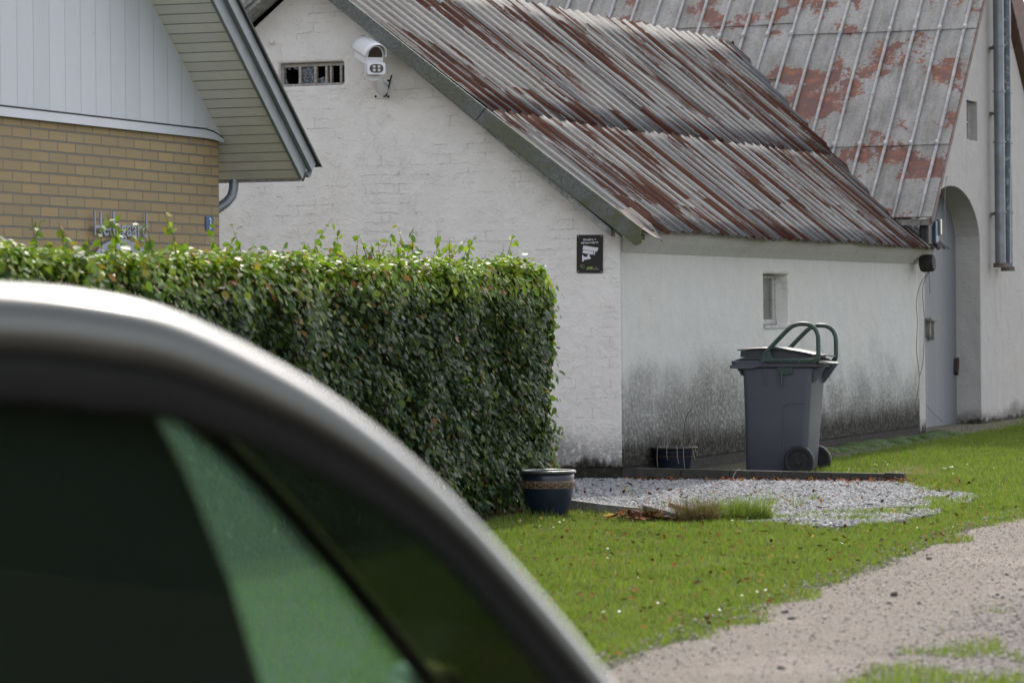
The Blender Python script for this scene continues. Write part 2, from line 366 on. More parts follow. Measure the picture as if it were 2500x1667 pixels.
def board_mossy():
    t = NT('mossy_weathered_board'); n = t.noise(6, v=t.vec((1, 1, 1)), detail=7, rough=0.7); f = t.noise(60, detail=6, rough=0.7)
    col = t.ramp(f, [(0.3, (0.06, 0.065, 0.058)), (0.6, (0.15, 0.16, 0.15)), (0.75, (0.27, 0.28, 0.27))])
    g = t.step(t.math('ADD', t.noise(2.6, detail=6, rough=0.6), t.math('MULTIPLY', t.math('SUBTRACT', f, 0.5), 0.4)), 0.44, 0.54)
    hz = t.step(t.sep()[2], 3.6, 2.2, 0.15, 1.0)
    col = t.mix(t.math('MULTIPLY', t.math('MULTIPLY', g, hz), 0.8), col, (0.085, 0.09, 0.03))
    t.set(Base_Color=col, Roughness=0.85); t.bump(f, 0.004); return t.m
M['moss_board'] = board_mossy()
M['pale_board'] = simple('pale_weathered_board', (0.26, 0.265, 0.255), 0.8, var=0.4, scale=14, bumpd=0.003, dirt=(0.1, 0.1, 0.09))
def bricks():
    t = NT('yellow_brick'); X = t.sep()
    uv = t.comb(X[0], t.math('SUBTRACT', X[2], 0.008), 0.0)
    wob = t.vmath('MULTIPLY', t.vmath('SUBTRACT', t.noise(20, detail=3, color=True), (0.5, 0.5, 0.5)), (0.006, 0.006, 0))
    br = t.n.new('ShaderNodeTexBrick'); t.L(t.vmath('ADD', uv, wob), br.inputs['Vector']); br.inputs['Scale'].default_value = 1.0
    br.inputs['Brick Width'].default_value = 0.24; br.inputs['Row Height'].default_value = 0.0667
    br.inputs['Mortar Size'].default_value = 0.0065; br.inputs['Mortar Smooth'].default_value = 0.15; br.inputs['Bias'].default_value = 0.0
    br.inputs['Color1'].default_value = (0.32, 0.255, 0.15, 1); br.inputs['Color2'].default_value = (0.40, 0.305, 0.165, 1)
    br.inputs['Mortar'].default_value = (0.17, 0.17, 0.17, 1)
    f = t.noise(60, v=t.vec((1, 1, 2.5)), detail=6, rough=0.7)
    col = t.mix(t.step(f, 0.35, 0.7, 0, 0.35), br.outputs['Color'], (0.25, 0.19, 0.10))
    col = t.mix(t.step(t.noise(1.1, detail=3), 0.4, 0.7, 0, 0.35), col, (0.29, 0.22, 0.13))
    t.set(Base_Color=col, Roughness=0.85, Specular_IOR_Level=0.2)
    t.bump(t.math('ADD', t.math('MULTIPLY', br.outputs['Fac'], -1.0), t.math('MULTIPLY', f, 0.22)), 0.012, 1.0)
    return t.m
M['brick'] = bricks()
def painted_boards(name, base, axis, pitch, line, dirty=0.25, off=0.0, groove=0.75):
    t = NT(name); X = t.sep()
    a = X[axis]; fr = t.math('FRACT', t.math('DIVIDE', t.math('ADD', a, off + 50.0 * pitch), pitch))
    d = t.math('ABSOLUTE', t.math('SUBTRACT', fr, 0.5)); g = t.step(d, 0.5 - line / pitch, 0.5 - 0.3 * line / pitch)
    fl = t.n.new('ShaderNodeTexWhiteNoise'); fl.noise_dimensions = '1D'; t.L(t.math('FLOOR', t.math('DIVIDE', t.math('ADD', a, off + 50.0 * pitch), pitch)), fl.inputs['W'])
    b = t.mix(fl.outputs['Value'], base, tuple(c * 0.9 for c in base))
    n = t.noise(9, v=t.vec((1, 1, 0.5) if axis == 0 else (1, 1, 1)), detail=7, rough=0.7)
    b = t.mix(t.step(n, 0.48, 0.75, 0, dirty), b, (0.22, 0.23, 0.22))
    sp = t.vor(5.0); b = t.mix(t.step(sp, 0.02, 0.05, 0.55, 0), b, (0.1, 0.1, 0.09))
    b = t.mix(t.math('MULTIPLY', g, groove), b, (0.09, 0.095, 0.09))
    t.set(Base_Color=b, Roughness=0.55); t.bump(t.math('ADD', t.math('MULTIPLY', g, -1), t.math('MULTIPLY', t.noise(3, detail=3), 0.5)), 0.008)
    return t.m
M['clad'] = painted_boards('white_vertical_boards', (0.54, 0.575, 0.615), 0, 0.212, 0.0022, 0.10, groove=0.4)
M['soffit'] = painted_boards('cream_soffit_boards', (0.78, 0.77, 0.70), 2, 0.0570, 0.0032, 0.18, off=0.012)
M['grey_paint'] = simple('grey_blue_painted_wood', (0.19, 0.22, 0.23), 0.5, var=0.12, scale=5, bumpd=0.002, dirt=(0.15, 0.18, 0.15))
M['felt'] = simple('dark_roofing', (0.045, 0.047, 0.045), 0.8, var=0.3, scale=10, bumpd=0.004)
M['flash'] = simple('white_flashing', (0.50, 0.53, 0.58), 0.4, var=0.05, scale=3)
M['zinc'] = simple('zinc_pipe', (0.20, 0.22, 0.24), 0.42, metal=0.5, var=0.2, scale=6, dirt=(0.2, 0.22, 0.23))
M['bluepipe'] = simple('faded_blue_pipe', (0.085, 0.11, 0.14), 0.5, metal=0.1, var=0.2, scale=5, dirt=(0.40, 0.41, 0.40))
M['black'] = simple('dark_interior', (0.012, 0.012, 0.012), 0.9, var=0.2)
M['door'] = painted_boards('grey_door_planks', (0.17, 0.182, 0.20), 0, 0.105, 0.006, 0.3)
M['oldwood'] = simple('old_grey_wood', (0.24, 0.23, 0.21), 0.85, var=0.35, scale=18, bumpd=0.004, dirt=(0.08, 0.08, 0.07))
M['white_wood'] = simple('flaking_white_frame', (0.42, 0.42, 0.40), 0.8, var=0.25, scale=22, bumpd=0.004, dirt=(0.13, 0.12, 0.1))
M['rustwood'] = simple('rusty_window_bars', (0.38, 0.36, 0.33), 0.85, var=0.35, scale=30, bumpd=0.003, dirt=(0.16, 0.09, 0.055))
M['concrete'] = simple('dark_damp_concrete', (0.042, 0.040, 0.034), 0.9, var=0.3, scale=16, bumpd=0.004, dirt=(0.03, 0.032, 0.024))
def plinthm():
    t = NT('tarred_plinth'); n = t.noise(20, detail=7, rough=0.75)
    t.set(Base_Color=t.ramp(n, [(0.35, (0.008, 0.0075, 0.006)), (0.58, (0.026, 0.024, 0.019)), (0.74, (0.10, 0.095, 0.085))]), Roughness=0.95); t.bump(n, 0.012); return t.m
M['plinth'] = plinthm()
def glass(name, tint, rough=0.02, trans=0.6, refl=1.0, dust=0.0):
    t = NT(name); t.n.remove(t.b)
    tr = t.n.new('ShaderNodeBsdfTransparent'); tr.inputs[0].default_value = (*[c * trans for c in tint], 1)
    gl = t.n.new('ShaderNodeBsdfGlossy'); gl.inputs['Roughness'].default_value = rough; gl.inputs[0].default_value = (refl, refl, refl, 1)
    lw = t.n.new('ShaderNodeLayerWeight'); lw.inputs[0].default_value = 0.5   # facing term: the same seen from either side of the pane
    fr = t.math('ADD', t.math('MULTIPLY', t.math('POWER', lw.outputs['Facing'], 4.0), 0.7), 0.035)
    mx = t.n.new('ShaderNodeMixShader'); t.L(fr, mx.inputs[0]); t.L(tr.outputs[0], mx.inputs[1]); t.L(gl.outputs[0], mx.inputs[2])
    if dust:
        du = t.n.new('ShaderNodeBsdfTranslucent'); du.inputs[0].default_value = (*tint, 1); m2 = t.n.new('ShaderNodeMixShader'); m2.inputs[0].default_value = dust
        t.L(mx.outputs[0], m2.inputs[1]); t.L(du.outputs[0], m2.inputs[2]); t.L(m2.outputs[0], t.out.inputs[0]); return t.m
    t.L(mx.outputs[0], t.out.inputs[0]); return t.m
M['oldglass'] = glass('old_window_glass', (0.8, 0.85, 0.8), 0.15, 0.4)
def frosted():
    t = NT('cast_glass'); n = t.vor(45); t.set(Base_Color=t.ramp(t.noise(60, detail=4), [(0.35, (0.05, 0.06, 0.07)), (0.6, (0.20, 0.22, 0.25)), (0.7, (0.5, 0.52, 0.55))]), Roughness=0.15)
    t.bump(n, 0.02, 1.0); return t.m
M['frost'] = frosted()

# ------------------------------------------------------------------ annex (low white shed)
def ann(name, label, cat): return thing(name, label, cat, (BO[0], BO[1], 0), BA)
shed = ann('whitewashed_shed', 'low whitewashed brick shed with a rusty corrugated iron roof', 'shed')
YA, ZA, ZE = 2.71, 4.19, 1.93          # ridge position / heights under the roof
prof = [(0.0, 0.095), (0.0, ZE), (YA, ZA - 0.10), (5.42, ZE), (5.42, 0.095)]
b = B().prism(prof, lambda p, t: (t, p[0], p[1]), 0.0, 9.62)
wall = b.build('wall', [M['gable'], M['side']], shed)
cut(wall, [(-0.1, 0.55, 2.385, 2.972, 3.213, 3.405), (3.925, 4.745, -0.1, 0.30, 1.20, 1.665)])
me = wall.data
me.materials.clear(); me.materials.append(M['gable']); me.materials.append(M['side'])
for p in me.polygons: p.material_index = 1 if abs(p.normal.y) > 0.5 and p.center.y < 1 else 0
bv = wall.modifiers.new('bevel', 'BEVEL'); bv.width = 0.022; bv.segments = 3; bv.limit_method = 'ANGLE'
B().box(0.006, 9.6, 0.006, 5.4, -0.1, 0.095).build('plinth', M['plinth'], shed)
# corbelled eave under the iron
bb = B(); bb.prism([(0.0, 1.80), (0.0, 2.09), (-0.16, 1.985), (-0.15, 1.935), (-0.10, 1.885), (-0.045, 1.84)], lambda p, t: (t, p[0], p[1]), 0.02, 9.66)
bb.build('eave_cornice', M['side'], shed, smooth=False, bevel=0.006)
PIT = 0.252
def wave(u, ph=0.0):
    a = 2 * math.pi * (u / PIT) + ph
    return 0.030 * (0.5 + 0.5 * math.cos(a)) ** 4.0 + 0.005 * math.cos(2 * a + 2.6) + 0.002 * math.cos(5 * a) - 0.012
def sheet(x0, x1, s0, s1, lift, left=False, seed=1, jag=0.02, jag_top=0.02):
    """right slope in local frame: s=0 at the eave (y=-.25,z=1.95), s=1 at the ridge"""
    nu = int((x1 - x0) / PIT * 14); nv = 7; rows = []
    rr = np.random.default_rng(seed); nb = int((x1 - x0) / 0.75) + 3; off = rr.random(nb) * jag * 2 - jag; lf = rr.random(nb) * 0.010; otop = rr.random(nb) * jag_top
    wobr = rr.random(400)
    for i in range(nu + 1):
        x = x0 + (x1 - x0) * i / nu; k = int((x - x0) / 0.75); row = []
        yr = 2.71 + (2.43 - 2.71) * max(0, x) / 11.0; zr = 4.19 + 0.0145 * x * 0.55 + 0.02
        kk = int((x + 5) / PIT + 0.5)
        for j in range(nv + 1):
            q = j / nv; s = s0 + (s1 - s0) * q
            if j == 0: s += (off[k] + (wobr[kk % 400] - 0.5) * 0.008) / 3.6
            if j == nv: s += otop[k] / 3.6 + (wobr[(kk * 7) % 400] - 0.5) * 0.022 / 3.6 * (1 if jag_top else 0)
            y = -0.25 + (yr + 0.25) * s; z = 1.955 + (zr - 1.955) * s
            h = wave(x) * (1 + 0.25 * (wobr[kk % 400] - 0.5)) + lift + lf[k] * (1 - q) + 0.006 * math.sin(x * 1.3 + s * 3)
            if j == 0: h += 0.004 * (wobr[(kk * 3) % 400])
            row.append((x, y - 0.62 * h, z + 0.78 * h) if not left else (x, 5.42 - y + 0.62 * h, z + 0.78 * h))
        rows.append(row)
    return B().grid(rows)
lo = sheet(-0.24, 9.95, -0.0, 0.465, 0.012, seed=3, jag=0.012)
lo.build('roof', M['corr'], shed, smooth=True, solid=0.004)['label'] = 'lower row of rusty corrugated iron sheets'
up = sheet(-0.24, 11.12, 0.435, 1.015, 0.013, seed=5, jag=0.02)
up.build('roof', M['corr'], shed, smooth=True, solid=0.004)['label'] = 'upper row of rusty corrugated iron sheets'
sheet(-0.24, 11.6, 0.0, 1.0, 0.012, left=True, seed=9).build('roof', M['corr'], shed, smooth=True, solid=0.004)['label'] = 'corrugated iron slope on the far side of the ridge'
# rotten strip hanging at the eave and bent flap at the near corner
fl = B().grid([[(x, -0.30 - 0.02 * math.sin(x * 9), 1.955 + 0.02 * math.sin(x * 12) + 0.01), (x, -0.13, 2.04 + 0.012 * math.sin(x * 15))] for x in np.linspace(-0.20, 0.30, 8)])
fl = B().grid([[(x, -0.34 + 0.03 * math.sin(x * 9), 1.915 - 0.10 * (x + 0.26)), (x, -0.22, 2.01 + 0.02 * math.sin(x * 12)), (x, -0.05, 2.15 + 0.012 * math.sin(x * 15))] for x in np.linspace(-0.262, 0.10, 8)])
fl.build('bent_flashing', simple('brown_rusty_flap', (0.035, 0.018, 0.014), 0.8, var=0.4, scale=9, bumpd=0.003), shed, solid=0.004)
# barge boards: lower edge sits on the photo's rake line
def barge(poly, x0, x1, mat, lab=None):
    o = B().prism(poly, lambda p, t: (t, p[0], p[1]), x0, x1).build('barge_board', mat, shed, bevel=0.004)
    if lab: o['label'] = lab
    return o
barge([(-0.262, 1.992), (-0.262, 1.868), (-0.215, 1.852), (1.11, 2.868), (1.03, 2.962)], -0.290, -0.262, M['moss_board'], 'lower mossy board along the right gable slope')
barge([(1.034, 2.966), (1.114, 2.871), (2.735, 4.150), (2.735, 4.278)], -0.293, -0.264, M['moss_board'], 'upper mossy board along the right gable slope')
barge([(2.738, 4.150), (2.738, 4.278), (5.70, 2.0), (5.70, 1.87)], -0.290, -0.262, M['pale_board'], 'pale board along the left gable slope')
B().prism([(-0.2, 1.90), (-0.2, 1.935), (2.71, 4.155), (5.62, 1.935), (5.62, 1.90), (2.71, 4.12)], lambda p, t: (t, p[0], p[1]), -0.262, 0.0).build('verge_soffit', M['pale_board'], shed)
B().prism([(0.0, 1.96), (2.71, 4.185), (5.42, 1.96), (5.42, 2.02), (2.71, 4.245), (0.0, 2.02)], lambda p, t: (t, p[0], p[1] - 0.035), -0.24, -0.15).build('verge_batten', M['pale_board'], shed)
# vent window in the gable: rusty bars and broken panes
vw = B(); y0, y1, z0, z1 = 2.387, 2.970, 3.215, 3.402; F0 = 0.055
for a, c, d, e in ((y0, y1, z0, z0 + 0.020), (y0, y1, z1 - 0.028, z1)): vw.box(F0, F0 + 0.03, a, c, d, e)
for yc, wd in ((y1 - 0.012, 0.024), (2.800, 0.022), (2.661, 0.024), (2.562, 0.020), (2.522, 0.018), (2.432, 0.020), (y0 + 0.006, 0.010)):
    vw.box(F0 - 0.004, F0 + 0.035, yc - wd / 2, yc + wd / 2, z0 + 0.02, z1 - 0.028)
win = vw.build('window', M['rustwood'], shed, bevel=0.003); win['label'] = 'narrow ventilation window with rusty bars and broken glass'
B().box(0.075, 0.079, 2.673, 2.789, z0 + 0.02, z1 - 0.028).build('pane', M['frost'], win)['label'] = 'whole textured pane'
def shard(pts): return B().prism(pts, lambda p, t: (t, p[0], p[1]), 0.073, 0.077)
for pts in ([(2.958, z0 + .02), (2.958, z1 - .03), (2.935, z1 - .028), (2.928, z1 - .07), (2.936, z0 + .1), (2.925, z0 + .05), (2.91, z0 + .02)],
            [(2.935, z1 - .028), (2.90, z1 - .052), (2.885, z1 - .03)], [(2.88, z1 - .028), (2.835, z1 - .05), (2.812, z1 - .05), (2.812, z1 - .028)], [(2.812, z0 + .02), (2.812, z0 + .055), (2.83, z0 + .02)]):
    B().prism(pts, lambda p, t: (t, p[0], p[1]), 0.073, 0.077).build('pane', M['frost'], win)['label'] = 'jagged shard left of the shattered pane'
shard([(2.649, z0 + .02), (2.649, z0 + .05), (2.63, z0 + .062), (2.60, z0 + .072), (2.575, z0 + .075), (2.572, z0 + .02)]).build('pane', M['frost'], win)['label'] = 'lower remnant of a broken pane'
B().box(0.36, 0.50, y0 - 0.05, y1 + 0.05, z0 - 0.05, z1 + 0.05).build('shade_backing', M['black'], shed)  # black sheet added for the darkness behind the broken panes
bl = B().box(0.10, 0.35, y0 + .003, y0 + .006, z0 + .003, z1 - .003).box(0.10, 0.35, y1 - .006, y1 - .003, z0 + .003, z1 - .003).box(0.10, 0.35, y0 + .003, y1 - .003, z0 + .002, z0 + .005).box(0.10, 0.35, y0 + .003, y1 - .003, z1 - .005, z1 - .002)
bl.build('shade_lining', M['black'], shed)  # black inner faces: the pocket's shade put into colour
# side window
fw = B(); X0, X1, Z0, Z1 = 3.93, 4.74, 1.205, 1.66
fw.box(X0, X1, 0.13, 0.18, Z1 - 0.035, Z1); fw.box(X0, X1, 0.12, 0.19, Z0, Z0 + 0.045); fw.box(X0, X0 + 0.05, 0.13, 0.18, Z0 + .045, Z1 - .035); fw.box(X1 - 0.10, X1, 0.13, 0.18, Z0 + .045, Z1 - .035)
sw = fw.build('window', M['white_wood'], shed, bevel=0.004); sw['label'] = 'small dim window in a deep whitewashed reveal'
B().box(X0 + .05, X1 - .1, 0.150, 0.156, Z0 + .045, Z1 - .035).build('pane', simple('dusty_pane', (0.11, 0.12, 0.10), 0.25, var=0.35, scale=6, dirt=(0.16, 0.165, 0.15)), sw)
B().box(X0 - 0.02, X1 + 0.02, -0.012, 0.12, Z0 - 0.035, Z0 - 0.004).build('sill', M['white_wood'], sw, bevel=0.004)
# small fixtures on the gable
kb = B().lathe([(0.0, -0.035), (0.018, -0.033), (0.024, -0.02), (0.02, -0.004), (0.02, 0.01)], 14, M=Matrix.Translation((0, 3.02, 3.585)) @ Matrix.Rotation(R(90), 4, 'Y'))
kb.build('insulator_knob', M['gable'], shed, smooth=True)

# ------------------------------------------------------------------ big barn
barn = ann('barn', 'tall whitewashed barn with a rust-patched standing seam roof and arched door', 'barn')
GX0, GXR, GX1, GZE, GZR = 9.40, 12.62, 16.2, 2.70, 5.86
gp = [(GX0 + 0.22, -0.1), (GX1, -0.1), (GX1, GZE), (GXR, GZR), (GX0 + 0.22, 2.75)]
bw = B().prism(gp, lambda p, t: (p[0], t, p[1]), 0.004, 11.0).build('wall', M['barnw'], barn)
DX0, DX1 = 9.88, 12.46
arch = [(DX0, -0.2), (DX1, -0.2)] + [(11.17 + 1.29 * math.cos(a), 2.05 + 0.63 * math.sin(a)) for a in np.linspace(0, math.pi, 22)]
cutter = B().prism(arch, lambda p, t: (p[0], t, p[1]), -0.2, 0.30)
cut(bw, [cutter, (11.865, 12.38, -0.1, 0.14, 3.22, 3.66)])
door = B().prism([(x, max(z, 0.03)) for x, z in arch], lambda p, t: (p[0], t, p[1]), 0.285, 0.335).build('door', M['door'], barn)
lt = B().box(10.98, 11.34, 0.20, 0.285, 1.20, 1.235).box(11.03, 11.09, 0.235, 0.285, 1.03, 1.20).box(11.14, 11.20, 0.215, 0.275, 0.99, 1.20, Matrix.Translation((0, 0, 0)))
lt.build('latch', M['oldwood'], door, bevel=0.004)
B().prism([(12.30, 0.62), (12.36, 0.58), (12.40, 0.70), (12.40, 0.78), (12.33, 0.76)], lambda p, t: (p[0], t, p[1]), 0.24, 0.285).build('broken_hinge', simple('rusty_hinge', (0.04, 0.024, 0.02), 0.8), door)
sf = B()
for a, c in ((11.87, 11.91), (12.10, 12.13), (12.33, 12.375)): sf.box(a, c, 0.09, 0.12, 3.225, 3.655)
for z in (3.225, 3.42, 3.63): sf.box(11.91, 12.10, 0.092, 0.118, z, z + 0.022).box(12.13, 12.33, 0.092, 0.118, z, z + 0.022)
sw2 = sf.build('window', M['white_wood'], barn, bevel=0.003); sw2['label'] = 'small four-pane slit window high in the barn wall'
B().box(11.87, 12.375, 0.122, 0.128, 3.225, 3.655).build('pane', simple('dark_glass', (0.02, 0.022, 0.022), 0.2), sw2)
# seam roof: plane z = x - 6.72 in the local frame
def rp(x, y, h=0.0): return (x - 0.7071 * h, y, x - 6.72 + 0.7071 * h)
sh = B(); SP = 0.2808; e0 = -0.30
edges = [e0 + 0.13] + [e0 + 0.13 + SP * (k + 1) for k in range(38)]
def joints(k):
    y = e0 + 0.13 + SP * k
    if k < 4.5: return [9.78, 11.10]
    if k < 6.4: return [9.95, 11.105]
    if k < 8: return [10.585, 11.25]
    return [10.2, 11.24]
rs = np.random.default_rng(4)
for k in range(-1, 38):
    ya = edges[k] if k >= 0 else e0; yb = edges[k + 1] if k >= 0 else edges[0]
    js = joints(k); xs = [9.0] + js + [12.70]; 
    for q in range(3):
        a, c = xs[q], xs[q + 1] + (0.03 if q < 2 else 0); lift0 = 0.014; lift1 = 0.004
        if q == 0: lift0 = 0.008
        rows = []
        for xx in np.linspace(a, c, 5):
            tt = (xx - a) / (c - a); rows.append([rp(xx, ya + (yb - ya) * s, lift0 * (1 - tt) + lift1 * tt + 0.006 * math.sin(math.pi * s) * (rs.random() - 0.3)) for s in (0, 0.33, 0.66, 1)])
        sh.grid(rows)
        # lower lip of each sheet
        sh.add([rp(a, ya, lift0), rp(a, yb, lift0), rp(a, yb, lift0 - 0.012), rp(a, ya, lift0 - 0.012)], [(0, 1, 2, 3)])
roof = sh.build('roof', M['seam'], barn, smooth=False)
sm = B()
for y in edges[:38]:
    pts = []
    for xx in np.linspace(8.985, 12.70, 14): pts.append(rp(xx, y + 0.004 * math.sin(xx * 3 + y), 0.022 + 0.002 * math.sin(xx * 7 + y * 5)))
    sm.tube(pts, 0.019, 8)
    for j in (9.78, 11.10): sm.tube([rp(j - 0.02, y, 0.024), rp(j + 0.03, y, 0.026)], 0.026, 8)
sm.build('roof_seams', simple('pale_seam_metal', (0.33, 0.33, 0.325), 0.45, metal=0.3, var=0.25, scale=9, dirt=(0.26, 0.15, 0.10)), barn, smooth=True)
ev = B().box(9.02, 9.10, -0.28, 10.5, 2.20, 2.262); ev.build('eave_fascia', M['oldwood'], barn)
B().prism([(8.99, 2.262), (12.68, 5.952), (12.68, 5.87), (9.02, 2.21)], lambda p, t: (p[0], t, p[1]), -0.305, -0.275).build('barge_board', simple('rusty_verge_trim', (0.17, 0.13, 0.11), 0.8, var=0.4, scale=12, bumpd=0.003), barn)
B().prism([(12.68, 5.95), (16.6, 2.42), (16.6, 2.52), (12.68, 6.06)], lambda p, t: (p[0], t, p[1]), -0.05, 11).build('roof', simple('brown_rusted_sheet', (0.17, 0.10, 0.08), 0.85, var=0.4, scale=5, bumpd=0.004), barn)['label'] = 'rear roof slope seen edge-on'
B().prism([(12.68, 5.94), (16.4, 2.60), (16.4, 3.25), (12.68, 6.58)], lambda p, t: (p[0], t, p[1]), -0.085, -0.052).build('verge_lining', simple('rust_brown_board', (0.14, 0.09, 0.075), 0.8, var=0.4, scale=12), barn)
B().box(9.40, 9.62, 0.02, 0.3, 1.9, 2.62).build('eave_wall', M['oldwood'], barn)
# twin pipes down the gable, with collars, clamps and a cable
for i, (xx, r, zb, lab) in enumerate(((12.95, 0.060, 1.80, 'pale flaking flue pipe, nearer of the two'), (13.33, 0.058, 1.76, 'blue-grey flue pipe, farther of the two'))):
    pb = B(); zt = 5.45 - (xx - 12.9) * 0.9
    pb.tube([(xx, -0.12, zb + 0.02), (xx, -0.12, zt)], r, 20)
    for z in (2.42, 3.22, 3.80, 4.32): pb.tube([(xx, -0.12, z), (xx, -0.12, z + 0.018)], r + 0.012, 20)
    p = pb.build('flue_pipe', M['zinc'] if i == 0 else M['bluepipe'], barn); p['label'] = lab; smooth_by_angle(p)
    B().tube([(xx, -0.12, zb), (xx, -0.12, zb + 0.05)], r + 0.022, 20).build('pipe_end', simple('rusty_collar', (0.13, 0.10, 0.085), 0.8, var=0.4, scale=20), p)
    for z in (2.40, 3.55, 4.30): B().box(xx + r - 0.01, xx + r + 0.10, -0.09, 0.01, z, z + 0.03).build('clamp', M['oldwood'], p)
B().tube([(13.10, -0.22, 5.4), (13.11, -0.22, 3.4), (13.1, -0.21, 2.6), (13.12, -0.2, 1.85)], 0.008, 6).build('cable', simple('white_cable', (0.5, 0.5, 0.5), 0.5), barn)

# lamp box and log end hanging at the shed's far corner, with wires
lamp = ann('wall_lamp', 'black and blue wall lamp with a clear square glass under the barn eave', 'lamp')
B().box(9.10, 9.30, -0.235, -0.135, 1.99, 2.262).build('housing', simple('black_lamp_box', (0.014, 0.014, 0.015), 0.5), lamp, bevel=0.02)
B().box(9.305, 9.42, -0.265, -0.195, 2.02, 2.25).build('side_panel', simple('blue_lamp_side', (0.010, 0.055, 0.11), 0.4), lamp, bevel=0.01)
lg = B().box(9.43, 9.50, -0.285, -0.235, 2.10, 2.27)
lg.build('lamp_glass', simple('lamp_glass_cover', (0.13, 0.16, 0.155), 0.15), lamp, bevel=0.01)
gr = B()
for k in range(5): gr.box(9.425, 9.435, -0.262 + k * 0.013, -0.257 + k * 0.013, 2.03, 2.10)
gr.build('grille', M['zinc'], lamp)
B().box(9.30, 9.40, -0.28, -0.0, 1.97, 2.01).build('bracket', M['black'], lamp)
lb = thing('hanging_log', 'short black log end hanging under the corner of the corrugated eave', 'log', (BO[0], BO[1], 0), BA)
d = B().lathe([(0.0, -0.075), (0.078, -0.072), (0.09, -0.05), (0.095, 0.0), (0.09, 0.05), (0.08, 0.072), (0.0, 0.075)], 18, M=Matrix.Translation((9.35, -0.16, 1.81)) @ Matrix.Rotation(R(86), 4, 'X'))
smooth_by_angle(d.build('log', simple('tarred_log', (0.018, 0.016, 0.013), 0.75, var=0.5, scale=14, bumpd=0.01), lb))
wr = ann('loose_wire', 'thin loose wires dangling from the log down the shed corner', 'wire')
wm = simple('thin_grey_wire', (0.09, 0.09, 0.09), 0.6)
for pts in ([(9.5, -.16, 1.75), (9.42, -.07, 1.60), (9.30, -.05, 1.40), (9.38, -.04, 1.2), (9.33, -.04, 0.9), (9.40, -.05, 0.6), (9.2, -.05, 0.3)],
            [(9.5, -.15, 1.75), (9.58, -.05, 1.55), (9.64, -.05, 1.2), (9.55, -.05, 0.75), (9.9, .1, 0.5), (10.8, .2, 0.25), (11.6, .24, 0.08)],
            [(9.55, -.3, 2.0), (10.4, -.1, 2.6), (10.9, 0.0, 2.75), (11.3, .26, 2.2), (11.1, .26, 1.9), (11.15, .26, 1.5)]):
    P = [Vector(p) for p in pts]; out = []
    for i in range(len(P) - 1):
        p0, p1, p2, p3 = P[max(i - 1, 0)], P[i], P[i + 1], P[min(i + 2, len(P) - 1)]
        for k in range(5):
            t = k / 5; out.append(0.5 * ((2 * p1) + (-p0 + p2) * t + (2 * p0 - 5 * p1 + 4 * p2 - p3) * t * t + (-p0 + 3 * p1 - 3 * p2 + p3) * t ** 3))
    out.append(P[-1]); B().tube(out, 0.0035, 5).build('strand', wm, wr)

# ------------------------------------------------------------------ security camera on the gable
plastic = simple('white_plastic', (0.74, 0.75, 0.77), 0.3, var=0.03, scale=4, coat=0.2)
sc = ann('security_camera', 'white bullet security camera with sun hood mounted on the gable wall', 'security camera')
piv = Matrix.Translation((-0.02, 2.20, 3.18))
# arm from the wall plate up to the head
CM = Matrix.Translation((-0.30, 2.135, 3.34))
head = Matrix.Translation((-0.34, 1.965, 3.415)) @ Matrix.Rotation(R(44), 4, 'Z') @ Matrix.Rotation(R(-17), 4, 'Y')
# local head axes: -x faces the viewer, y left, z up
def dome(wd, hb, ht, n=14):
    return [(-wd, -hb), (wd, -hb)] + [(wd * math.cos(a), ht * math.sin(a)) for a in np.linspace(0.0, math.pi, n)]
hb = B().prism(dome(0.071, 0.075, 0.085), lambda p, t: tuple(head @ Vector((t, p[0], p[1]))), -0.02, 0.26); smooth_by_angle(hb.build('housing', plastic, sc), 50)
def hoodp(x):
    rows = []
    for a in np.linspace(-0.22, math.pi + 0.22, 20): rows.append(tuple(head @ Vector((x + (0.035 * (1 - math.sin(max(0, min(math.pi, a))))), 0.088 * math.cos(a), 0.102 * math.sin(a) if 0 < a < math.pi else -0.05 * (1 if True else 1) * abs(math.sin(a))))))
    return rows
hd = B().grid([hoodp(x) for x in (-0.075, 0.0, 0.1, 0.2, 0.27)]); hd.build('sun_hood', plastic, sc, smooth=True, solid=0.006)
B().prism(dome(0.060, 0.012, 0.072), lambda p, t: tuple(head @ Vector((t, p[0], p[1]))), -0.0235, -0.018).build('front_glass', simple('dark_front_glass', (0.03, 0.027, 0.024), 0.12), sc)
lm = Matrix.Translation((-0.33, 1.965, 3.305)) @ Matrix.Rotation(R(36), 4, 'Z')
rr = 0.045
pan = [(-0.071 + 0.02 * (1 - math.cos(a)) if False else 0, 0) for a in ()]
def rrect(w, h, r, n=5):
    out = []
    for cx, cy, a0 in ((w - r, h - r, 0), (-w + r, h - r, 90), (-w + r, -h + r, 180), (w - r, -h + r, 270)):
        for k in range(n + 1):
            a = R(a0 + 90 * k / n); out.append((cx + r * math.cos(a), cy + r * math.sin(a)))
    return out
smooth_by_angle(B().prism(rrect(0.074, 0.048, 0.02), lambda p, t: tuple(lm @ Vector((t, p[0], p[1]))), -0.055, 0.05).build('lamp_housing', plastic, sc), 40)
lp = B().prism(rrect(0.056, 0.034, 0.033), lambda p, t: tuple(lm @ Vector((t, p[0], p[1]))), -0.060, -0.054).build('lamp_panel', simple('dark_led_panel', (0.02, 0.019, 0.018), 0.2), sc)
for yy in (-0.02, 0.02):
    for zz in (-0.0145, 0.0145):
        m4 = lm @ Matrix.Translation((-0.0605, yy, zz)) @ Matrix.Rotation(R(90), 4, 'Y')
        B().lathe([(0.0, 0.0), (0.005, -0.002), (0.008, -0.004), (0.012, -0.003), (0.0125, 0.002)], 14, M=m4).build('led_lamp', simple('led_lens', (0.5, 0.5, 0.48), 0.2), lp, smooth=True)
arm = B()
secs = []
